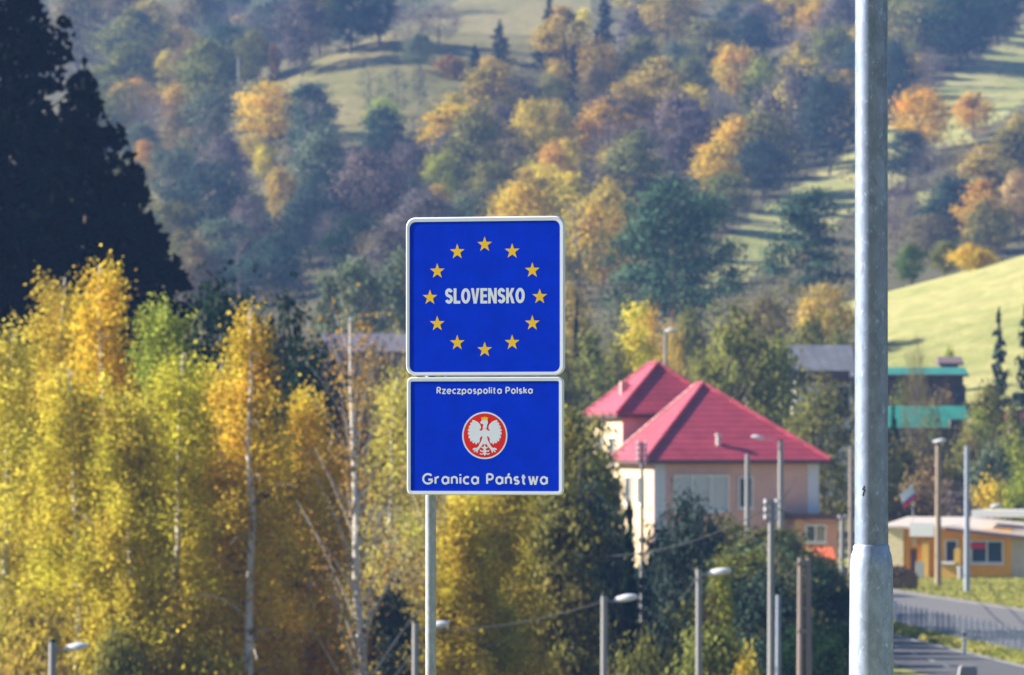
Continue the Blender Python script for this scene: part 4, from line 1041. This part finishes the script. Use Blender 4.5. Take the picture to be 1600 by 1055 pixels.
# grass of the verge and the lawn: blades as one mass
r = np.random.default_rng(5); P = []
n = 9000; d = r.uniform(150, 300, n); P.append(np.stack([np.array([E1(q) for q in d]) + r.uniform(.05, 1.6, n), d, r.uniform(.02, .16, n)], 1))
n = 30000; d = r.uniform(262, 352, n); P.append(np.stack([np.maximum(far_r(d), 17.5) + r.uniform(.3, 14, n), d, r.uniform(.0, .07, n)], 1))
n = 8000; P.append(np.stack([r.uniform(10, 16.5, n), r.uniform(330, 372, n), r.uniform(.0, .1, n)], 1))
P = np.concatenate(P)
GRASS = rampmat('grass_blades', [(0, (.16, .21, .04)), (.42, (.27, .30, .07)), (.55, (.38, .35, .10)), (1, (.42, .37, .14))], .22, detail=5, trans=.35)
g = obj('grass', leaf_mesh('grass', P, .17, np.full(len(P), .5), np.full(len(P), .5), 1.6, -.2, r), GRASS); g['kind'] = 'stuff'

# wire fence along the verge
fence = thing('wire_fence', 'low wire mesh fence along the verge between the two roads', 'fence', (0, 0, 0))
pm = MB().box(-.025, .025, -.025, .025, 0, 1.05).mesh('post'); pm.materials.append(GALV2)
fe = lambda d: E1(d) + 1.45
mesh_b = MB(); dd = 196.0; prev = None
while dd < 262:
    o = obj('post', pm, None, fence, (fe(dd), dd, .0))
    if prev is not None:
        for k in range(6):
            z = .1 + .17 * k; mesh_b.tube([(fe(prev), prev, z), (fe(dd), dd, z)], .0065, 3, False)
        for k in range(1, 8):
            q = prev + (dd - prev) * k / 8; mesh_b.tube([(fe(q), q, .1), (fe(q), q, .95)], .0065, 3, False)
    prev = dd; dd += 1.5
o = obj('wire_mesh', mesh_b, GALV2, fence); o['kind'] = 'stuff'
dp = thing('delineator_post', 'white roadside delineator post on the verge by the fence', 'road post', (X(1507, 213), 213, 0))
obj('body', MB().box(-.07, .07, -.05, .05, 0, .72), WHITE, dp); obj('dark_band', MB().box(-.075, .075, -.055, .055, .722, .82), BLACK, dp); obj('top', MB().prism([(-.07, .822), (.07, .822), (.07, .95), (-.07, 1.02)], -.05, .05), WHITE, dp)
bl = thing('concrete_block', 'pale concrete block top at the bottom edge beside the road', 'block', (X(1511, 186), 186, 0))
obj('body', MB().prism([(-.34, 0), (.34, 0), (.30, Z(1042, 186)), (-.24, Z(1042, 186))], -.3, .3), CONCRETE, bl)
obj('cap', MB().box(-.2, .27, -.2, .2, Z(1042, 186) + .002, Z(1042, 186) + .05), CONCRETE, bl)

# ------------------------------------------------------------------ poles, lamps, cables
def lamp_head_mesh(L=.72, r0=.15):
    b = MB(); n = 10; rows = 7; vs = []; fs = []
    for i in range(rows):
        s = i / (rows - 1); k = math.sin(PI * (.08 + .84 * s)) ** .6
        for j in range(n):
            th = 2 * PI * j / n
            vs.append((L * s, math.cos(th) * r0 * 1.1 * k, math.sin(th) * r0 * (1.0 if math.sin(th) > 0 else .55) * k + .10 * s))
    for i in range(rows - 1):
        for j in range(n): fs.append((i*n+j, i*n+(j+1) % n, (i+1)*n+(j+1) % n, (i+1)*n+j))
    fs.append(tuple(range(n))); fs.append(tuple((rows-1)*n+j for j in range(n))[::-1])
    return b.add(vs, fs)
LH = lamp_head_mesh().mesh('lamp_head', True); LH.materials.append(LAMPWHITE)
def street_lamp(px, top, d, hx_px, hy, label, dia=.24, mat=CONCRETE, armr=.025, drop=True):
    x = X(px, d); gz = float(H(x, d)); tz = Z(top, d)
    t = thing('street_lamp', label, 'street lamp', (x, d, gz), 0, 'street lamps in the village')
    obj('pole', MB().tube([(0, 0, -.2), (0, 0, tz - gz)], [dia * .62, dia * .46], 10), mat, t, smooth_=True)
    dx = X(hx_px, d) - x; hz_ = Z(hy, d) - gz; s = 1 if dx > 0 else -1
    hd = obj('lamp_head', LH, None, t, (dx - s * .36, 0, hz_ - .05))
    if s < 0: hd.rotation_euler = (0, 0, PI)
    obj('arm', MB().tube([(0, 0, tz - gz - .35), (0, 0, tz - gz + .05), (dx * .25, 0, hz_ - .08), (dx - s * .3, 0, hz_ - .04)], armr, 6), GALV2, t)
    obj('cap', MB().tube([(0, 0, tz - gz + .002), (0, 0, tz - gz + .1)], dia * .42, 10), BLACK, t)
street_lamp(82, 1004, 170, 119, 1012, 'street lamp with a white head at the bottom left corner', .24)
street_lamp(649, 974, 176, 684, 978, 'street lamp half hidden by the sign post', .2)
street_lamp(944, 932, 174, 978, 936, 'street lamp with a white head at bottom centre right of the sign', .21)
street_lamp(1092, 890, 176, 1124, 895, 'street lamp with a white head before the yellow-green bush', .19)
street_lamp(1220, 690, 318, 1184, 684, 'tall street lamp with an arm to the left before the red roof', .3)
street_lamp(1040, 520, 372, 1047, 517, 'grey street lamp rising behind the left red roof', .22)
street_lamp(1466, 696, 312, 1468, 690, 'wooden street lamp pole with a white head before the bushes', .3, POLEWOOD)
street_lamp(1549, 806, 345, 1556, 791, 'small street lamp above the kiosk roof', .14, GALV2)
INS = plain('porcelain', (.75, .74, .72), .3, var=.04)
def pole(px, top, d, dia, mat, label, ins=0, cat='utility pole'):
    x = X(px, d); gz = float(H(x, d)); tz = Z(top, d) - gz
    t = thing('utility_pole', label, cat, (x, d, gz), 0, 'utility poles in the village')
    obj('shaft', MB().tube([(0, 0, -.3), (0, 0, tz)], [dia * .62, dia * .42], 10), mat, t, smooth_=True)
    for k in range(ins):
        z = tz - .12 - .24 * k
        o = obj('insulator', MB().tube([(-.17, 0, z), (-.17, 0, z + .06), (-.17, 0, z + .1), (-.17, 0, z + .17)], [.04, .075, .05, .06], 8), INS, t)
        obj('insulator', MB().tube([(.17, 0, z), (.17, 0, z + .06), (.17, 0, z + .1), (.17, 0, z + .17)], [.04, .075, .05, .06], 8), INS, t)
        obj('crossarm', MB().box(-.22, .22, -.03, .03, z - .05, z - .001), GALV2, t)
    return t
pole(1205, 782, 178, .21, CONCRETE, 'tall pale pole with white insulators before the house', 3)
pole(1216, 930, 180, .17, GALV2, 'short grey pole close beside the tall pale pole')
pole(1003, 690, 250, .17, CONCRETE, 'pale pole with insulators before the left corner of the house', 4)
pole(1168, 710, 322, .3, CONCRETE, 'pale concrete pole ending before the red roof')
pole(1316, 806, 300, .26, CONCRETE, 'dim grey pole left of the lamppost, the shorter one', 1)
pole(1330, 700, 306, .26, DARKPOLE, 'brownish pole right against the lamppost')
pole(1511, 697, 300, .28, GALV2, 'grey steel pole in front of the kiosk window')
t = thing('utility_pole', 'brown double pole made of two close concrete legs', 'utility pole', (X(1257, 176), 176, float(H(X(1257, 176), 194))), 0, 'utility poles in the village')
gz = t.location.z; tz = Z(872, 176) - gz
for a in (-.12, .12): obj('leg', MB().tube([(a * 1.12, 0, -.3), (a, 0, tz)], [.115, .085], 8), DARKPOLE, t, smooth_=True)
for k in (.12, 2.2, 4.2): obj('cross_tie', MB().box(-.2, .2, -.09, .09, tz - k - .12, tz - k), DARKPOLE, t)
# poles on the far hill
dh = hit(373, 152); x = X(373, dh); z = float(H(x, dh))
t = thing('utility_pole', 'thin pale pole at the edge of the grassy hump', 'utility pole', (x, dh, z)); obj('shaft', MB().tube([(0, 0, 0), (0, 0, Z(90, dh) - z)], .18, 8), CONCRETE, t); obj('crossarm', MB().box(-.7, .7, -.06, .06, Z(92, dh) - z, Z(91, dh) - z), CONCRETE, t)
dh = hit(499, 205); x = X(499, dh); z = float(H(x, dh)); hh = Z(130, dh) - z
t = thing('utility_pole', 'a-shaped double pole standing on the grassy hump', 'utility pole', (x, dh, z))
for s in (-1, 1): obj('leg', MB().tube([(s * .75, 0, 0), (s * .12, 0, hh)], .15, 8), CONCRETE, t)
obj('crossarm', MB().box(-1.5, 1.5, -.08, .08, hh - .35, hh - .15), CONCRETE, t)

CABLE = plain('cable', (.03, .03, .035), .6)
def cable(p, q, sag, label, r_=.02):
    p, q = Vector(p), Vector(q); pts = []
    for i in range(17):
        s = i / 16; v = p.lerp(q, s); v.z -= sag * 4 * s * (1 - s); pts.append(v)
    tag(obj('cable', MB().tube(pts, r_, 5), CABLE), label, 'cable', 'overhead cables')
W = lambda px, py, d: (X(px, d), d, Z(py, d))
cable(W(948, 945, 174), W(1090, 900, 176), .95, 'sagging cable between the two bottom street lamps')
cable(W(655, 985, 176), W(942, 940, 174), .25, 'cable from the sign post lamp to the bottom centre lamp')
cable(W(900, 868, 190), W(1204, 792, 178), .5, 'dark cable rising from the birches to the insulator pole')
cable(W(1206, 790, 178), W(1318, 812, 300), .35, 'dark cable from the insulator pole to the lamppost side pole')
cable(W(1206, 792, 178), W(1245, 745, 318), .2, 'cable from the insulator pole up to the house')
cable(W(1331, 740, 306), W(1512, 770, 300), .3, 'thin cable crossing above the kiosk flag')
cable(W(1512, 768, 300), W(1650, 760, 330), .4, 'thin cable from the steel pole to the right edge')

# ------------------------------------------------------------------ the border sign
SD = 36.0; sk = SD / FPX
BLUE = plain('blue_reflective_sheet', (.001, .036, .70), .5, var=.06, scale=7.0, spec=.04)
SWHITE = plain('white_reflective_sheet', (.70, .75, .90), .4, var=.02)
SYELLOW = plain('yellow_reflective_sheet', (.86, .54, .01), .4, var=.03)
SRED = plain('red_reflective_sheet', (.72, .008, .012), .4, var=.03)
SIGNYAW = math.radians(-16.5)
SX = X(760, SD)
gz = float(H(X(668, SD), SD))
sign = thing('border_sign', 'blue border sign of two panels with yellow stars and a white eagle', 'road sign', (SX, SD, gz), SIGNYAW)
cw = 1 / math.cos(SIGNYAW)
sx = lambda p: (p - 760) * sk * cw
sz = lambda p: Z(p, SD) - gz

def rrect(x0, x1, z0, z1, r_, n=7):
    pts = []
    for cx, cz, a in ((x1 - r_, z0 + r_, -90), (x1 - r_, z1 - r_, 0), (x0 + r_, z1 - r_, 90), (x0 + r_, z0 + r_, 180)):
        for i in range(n):
            t_ = math.radians(a + 90 * i / (n - 1)); pts.append((cx + r_ * math.cos(t_), cz + r_ * math.sin(t_)))
    return pts
def ring(outer, inner, y0, y1):
    """border with a rounded outer rim; both outlines have the same count"""
    n = len(outer); b = MB(); vs = []
    mid_o = [(o[0] * .75 + i[0] * .25, o[1] * .75 + i[1] * .25) for o, i in zip(outer, inner)]
    loops = [[(x, y1, z) for x, z in outer], [(x, y0 + .006, z) for x, z in outer], [(x, y0, z) for x, z in mid_o], [(x, y0 + .001, z) for x, z in inner], [(x, y1, z) for x, z in inner]]
    for l in loops: vs += l
    fs = []
    for k in range(5):
        a, c_ = k * n, ((k + 1) % 5) * n
        for i in range(n): j = (i + 1) % n; fs.append((a + i, a + j, c_ + j, c_ + i))
    return b.add(vs, fs)
def ribbon(line, wd, closed=False):
    """constant-width stroke with mitred joints -> quads in x,z"""
    n = len(line); L = []; R = []
    for i, p in enumerate(line):
        p = np.array(p, float)
        def dirn(a, b_):
            v = np.array(line[b_ % n], float) - np.array(line[a % n], float); return v / (np.linalg.norm(v) + 1e-9)
        if closed: d0, d1 = dirn(i - 1, i), dirn(i, i + 1)
        else: d0 = dirn(i - 1, i) if i > 0 else dirn(i, i + 1); d1 = dirn(i, i + 1) if i < n - 1 else d0
        n0 = np.array([-d0[1], d0[0]]); n1 = np.array([-d1[1], d1[0]]); m = n0 + n1; m /= np.linalg.norm(m) + 1e-9
        k = min(1 / max(.3, float(m @ n0)), 2.4); L.append(p + m * wd * .5 * k); R.append(p - m * wd * .5 * k)
    q = []
    for i in range(n if closed else n - 1): j = (i + 1) % n; q.append((R[i], R[j], L[j], L[i]))
    return q
def arc(cx, cy, rx, ry, a0, a1, n=14): return [(cx + rx * math.cos(math.radians(a0 + (a1 - a0) * i / n)), cy + ry * math.sin(math.radians(a0 + (a1 - a0) * i / n))) for i in range(n + 1)]
# round road-sign lettering and heavy narrow capitals, as pen strokes (height 1 = capital height)
ROUND = {
 'R': (.56, [[(0, 0), (0, 1)], [(0, 1), (.26, 1)] + arc(.26, .74, .27, .26, 90, -90)[1:] + [(0, .48)], [(.24, .48), (.56, 0)]]),
 'P': (.56, [[(0, 0), (0, 1)], [(0, 1), (.27, 1)] + arc(.27, .72, .28, .28, 90, -90)[1:] + [(0, .44)]]),
 'G': (.86, [arc(.46, .5, .46, .5, 42, 345, 22), [(.5, .42), (.92, .42)]]),
 'r': (.34, [[(0, 0), (0, .7)], arc(.27, .38, .27, .3, 178, 78, 8)]),
 'a': (.58, [arc(.29, .35, .29, .35, 0, 360, 20), [(.58, .7), (.58, 0)]]),
 'n': (.5, [[(0, 0), (0, .7)], arc(.25, .42, .25, .28, 180, 0, 10) + [(.5, 0)]]),
 'i': (0, [[(0, 0), (0, .68)], [(0, .84), (0, 1.0)]]),
 'c': (.46, [arc(.3, .35, .3, .35, 52, 308, 16)]),
 's': (.4, [arc(.2, .515, .19, .175, 35, 270, 12) + arc(.2, .17, .2, .17, 90, -145, 12)[1:]]),
 't': (.34, [[(.12, .95), (.12, .16)] + arc(.28, .16, .16, .16, 180, 275, 6)[1:], [(-.04, .67), (.32, .67)]]),
 'w': (.8, [[(0, .7), (.2, .02), (.4, .66), (.6, .02), (.8, .7)]]),
 'z': (.44, [[(0, .68), (.42, .68), (.01, .02), (.45, .02)]]),
 'e': (.56, [[(.04, .36), (.57, .36)], arc(.3, .35, .3, .35, 2, 312, 18)]),
 'p': (.58, [[(0, .7), (0, -.3)], arc(.29, .35, .29, .35, 0, 360, 20)]),
 'o': (.58, [arc(.29, .35, .29, .35, 0, 360, 20)]),
 'l': (0, [[(0, 0), (0, 1.02)]]),
 'k': (.42, [[(0, 0), (0, 1.02)], [(.42, .7), (.02, .3)], [(.14, .42), (.46, 0)]]),
}
ROUND['ń'] = (.5, ROUND['n'][1] + [[(.2, .84), (.36, 1.06)]])
ROUND['w'] = (.80, [('poly', [(0,.74),(.21,.74),(.31,.30),(.42,.74),(.58,.74),(.69,.30),(.79,.74),(1,.74),(.79,0),(.59,0),(.5,.36),(.41,0),(.21,0)])])
ROUND['z'] = (.42, [('poly', [(0,0),(.62,0),(.62,.17),(.27,.17),(.61,.60),(.61,.74),(.02,.74),(.02,.57),(.35,.57),(0,.14)])])
NARROW = {   # widths less one stroke (.2)
 'S': (.36, [arc(.175, .76, .175, .24, 12, 255, 14) + arc(.175, .245, .18, .245, 75, -165, 14)[1:]]),
 'O': (.46, [arc(.23, .5, .23, .5, 0, 360, 28)]),
 'L': (.29, [('poly', [(0,0),(.49,0),(.49,.19),(.21,.19),(.21,1),(0,1)])]),
 'V': (.42, [('poly', [(0,1),(.21,1),(.31,.34),(.41,1),(.62,1),(.42,0),(.20,0)])]),
 'E': (.31, [('poly', [(0,0),(.51,0),(.51,.18),(.21,.18),(.21,.41),(.47,.41),(.47,.59),(.21,.59),(.21,.82),(.51,.82),(.51,1),(0,1)])]),
 'N': (.43, [('poly', [(0,0),(.19,0),(.19,.58),(.42,0),(.63,0),(.63,1),(.44,1),(.44,.42),(.21,1),(0,1)])]),
 'K': (.42, [('poly', [(0,0),(.2,0),(.2,.36),(.27,.47),(.40,0),(.63,0),(.41,.6),(.61,1),(.39,1),(.2,.62),(.2,1),(0,1)])]),
}
from mathutils.geometry import tessellate_polygon
def tri_fill(m, v):
    for a, b_, c_ in tessellate_polygon([[Vector((p[0], p[2], 0)) for p in v]]):
        A, B_, C_ = v[a], v[b_], v[c_]
        if (B_[0] - A[0]) * (C_[2] - A[2]) - (B_[2] - A[2]) * (C_[0] - A[0]) < 0: B_, C_ = C_, B_
        m.add([A, B_, C_], [(0, 1, 2)])
def write(text, font, x0, x1, zbase, zcap, wd, gap, y, mat, parent, space=.42):
    hgt = zcap - zbase; x = 0; lay = []
    for ch in text:
        if ch == ' ': x += space; continue
        w_, st = font[ch]; lay.append((ch, x, st)); x += w_ + wd + gap
    tot = x - gap - wd; kx_ = (x1 - x0 - wd * hgt) / tot
    for ch, xo, st in lay:
        b = MB(); q = 0
        for line in st:
            if line[0] == 'poly':
                tri_fill(b, [(x0 + (xo + p[0]) * kx_, y, zbase + p[1] * hgt) for p in line[1]]); continue
            closed = np.hypot(line[0][0] - line[-1][0], line[0][1] - line[-1][1]) < 1e-6 and len(line) > 6
            pts = [(x0 + wd * hgt * .5 + (xo + p[0]) * kx_, zbase + wd * hgt * .5 + p[1] * (hgt - wd * hgt)) for p in line]
            if closed: pts = pts[:-1]
            for quad in ribbon(pts, wd * hgt, closed):
                b.add([(v[0], y - .0003 * q, v[1]) for v in quad], [(0, 1, 2, 3)])
            q += 1
        o = obj('letter', b, mat, parent)
# upper panel
yf = -.030
up = obj('upper_panel', MB().prism(rrect(sx(638), sx(881), sz(584.5), sz(341.5), .05), yf + .0002, yf + .022), BLUE, sign)
obj('border', ring(rrect(sx(636), sx(883), sz(587), sz(339), .062), rrect(sx(641.5), sx(876.8), sz(581.5), sz(346), .042), yf - .0035, yf + .026), SWHITE, up)
def star_pts(cx, cz, R_): return [(cx + (R_ if i % 2 == 0 else R_ * .40) * math.cos(PI / 2 + i * PI / 5), cz + (R_ if i % 2 == 0 else R_ * .40) * math.sin(PI / 2 + i * PI / 5)) for i in range(10)]
for i in range(12):
    a = 2 * PI * i / 12; p = star_pts(sx(759.5 + 85.8 * math.sin(a)), sz(464.5 - 82.2 * math.cos(a)), 12.6 * sk)
    c_ = (sum(q[0] for q in p) / 10, sum(q[1] for q in p) / 10)
    obj('star', MB().add([(x, yf - .0004, z) for x, z in p] + [(c_[0], yf - .0004, c_[1])], [(j, (j + 1) % 10, 10) for j in range(10)]), SYELLOW, up)
write('SLOVENSKO', NARROW, sx(697.5), sx(822), sz(474.5), sz(450.5), .20, .06, yf - .0004, SWHITE, up)
# lower panel
lo = obj('lower_panel', MB().prism(rrect(sx(640), sx(879.5), sz(771), sz(591.5), .03), yf + .0002, yf + .022), BLUE, sign)
obj('border', ring(rrect(sx(637.5), sx(881.5), sz(773.5), sz(589), .036), rrect(sx(643.2), sx(875.4), sz(767.4), sz(595.8), .012), yf - .0035, yf + .026), SWHITE, lo)
write('Rzeczpospolita Polska', ROUND, sx(684), sx(834.5), sz(615.8), sz(604.5), .185, .15, yf - .0004, SWHITE, lo, .45)
write('Granica Państwa', ROUND, sx(661.5), sx(858), sz(757.5), sz(739.3), .18, .15, yf - .0004, SWHITE, lo, .55)
# emblem: white eagle with a gold crown in a white-ringed red disc
ec = (sx(759.6), sz(680.6)); es = 195 / 5.277 * sk      # disc radius
circ = lambda rr, y: [(ec[0] + rr * math.cos(2 * PI * i / 48), y, ec[1] + rr * math.sin(2 * PI * i / 48)) for i in range(48)]
obj('emblem_ring', MB().add(circ(es, yf - .0004) + circ(es * .935, yf - .0004), [(i, (i + 1) % 48, (i + 1) % 48 + 48, i + 48) for i in range(48)]), SWHITE, lo)
obj('emblem_disc', MB().add(circ(es * .934, yf - .0005), [tuple(range(48))]), SRED, lo)
def ept(pts): return [(ec[0] + (x - 683) / 195 * es, yf - .0009, ec[1] + (531 - y) / 195 * es) for x, y in pts]
wing = [(683,470),(664,482),(655,492),(636,489),(650,474),(650,455),(640,436),(622,419),(600,408),(580,402),(572,414),(578,424),(562,424),(556,438),(566,446),(549,450),(544,464),(557,470),(540,478),(537,494),(552,498),(537,508),(539,524),(553,525),(542,540),(547,556),(561,551),(555,568),(565,582),(577,572),(576,590),(590,597),(599,584),(602,602),(614,604),(620,588),(630,598),(640,580),(641,556),(650,542),(664,536),(661,552),(655,572),(640,600),(628,622),(612,634),(596,632),(580,640),(578,650),(592,650),(604,648),(588,660),(592,670),(606,660),(614,654),(610,670),(620,674),(628,652),(642,634),(660,616),(668,600),(683,606)]
MIR = lambda pts: [(1366 - x, y) for x, y in pts][::-1]
def flat(name, pts, mat, dy=0.0):
    v = [(a, b_ - dy, c_) for a, b_, c_ in ept(pts)]
    m = MB(); tri_fill(m, v)
    return obj(name, m, mat, lo)
flat('eagle', wing + MIR(wing)[1:-1], SWHITE)
flat('eagle_head', [(662,472),(670,455),(672,440),(662,433),(648,436),(652,428),(641,425),(650,416),(657,405),(684,402),(708,405),(711,425),(704,446),(700,472)], SWHITE, .0003)
tail = [(683,603),(676,622),(664,628),(652,622),(656,634),(673,640),(672,652),(656,656),(642,646),(646,664),(672,666),(671,676),(656,682),(640,674),(640,684),(656,690),(674,684),(676,692),(683,698)]
flat('eagle_tail', tail + MIR(tail)[1:-1], SWHITE, .0003)
flat('eagle_crown', [(656,402),(651,380),(664,388),(668,375),(677,385),(683,370),(689,385),(698,375),(702,388),(713,380),(708,402)], SYELLOW, .0006)
# post and brackets
pr = 8.4 * sk
PXp = sx(668.3)
obj('post', MB().tube([(PXp, pr + .024, -.3), (PXp, pr + .024, sz(350))], pr, 24), GALV2, sign, smooth_=True)
for zz in (400, 540, 630, 730): obj('bracket', MB().box(PXp - pr - .03, sx(850), yf + .0225, yf + .05, sz(zz) - .02, sz(zz) + .02), GALV2, sign)
obj('bolt', MB().tube([(sx(698), yf - .0, sz(588)), (sx(698), yf + .02, sz(588))], .008, 8), SWHITE, sign)

# ------------------------------------------------------------------ the big lamppost at right
LD = 29.0; lk = LD / FPX
lx = X(1361.5, LD); gz = float(H(lx, LD))
lp = thing('lamppost', 'large galvanised steel lamppost with a thicker lower section', 'lamppost', (lx, LD, gz))
zz = lambda p: Z(p, LD) - gz
ru, rl = 25.8 * lk, 34.6 * lk
obj('lower_tube', MB().tube([(0, 0, -.3), (0, 0, zz(1055)), (0, 0, zz(884)), (0, 0, zz(875)), (0, 0, zz(866)), (0, 0, zz(859)), (0, 0, zz(854)), (0, 0, zz(851))],
    [rl + .006, rl + .001, rl - .003, rl - .006, rl - .011, rl - .02, ru + .009, ru + .002], 64), GALV, lp, smooth_=True)
obj('upper_tube', MB().tube([(0, 0, zz(852)), (0, 0, zz(400)), (0, 0, zz(-50)), (0, 0, 9.0)], [ru + .001, ru - .0005, ru - .0015, ru * .8], 64), GALVU, lp, smooth_=True)
mk = MB()
for dx, dz in ((0, 0), (1.2, 4), (-1.0, 6), (.6, 9), (-.6, -3)):
    cx = (1348 - 1361.5 + dx) * lk; yy = -math.sqrt(max(0, ru * ru - cx * cx)) - .0015
    mk.box(cx - .003, cx + .003, yy - .001, yy + .002, zz(770 - dz) - .006, zz(770 - dz) + .006)
obj('scratch_mark', mk, BLACK, lp)
obj('door_cover', MB().box(-.06, .06, -rl - .012, -rl + .02, .6, 1.05), GALV, lp)
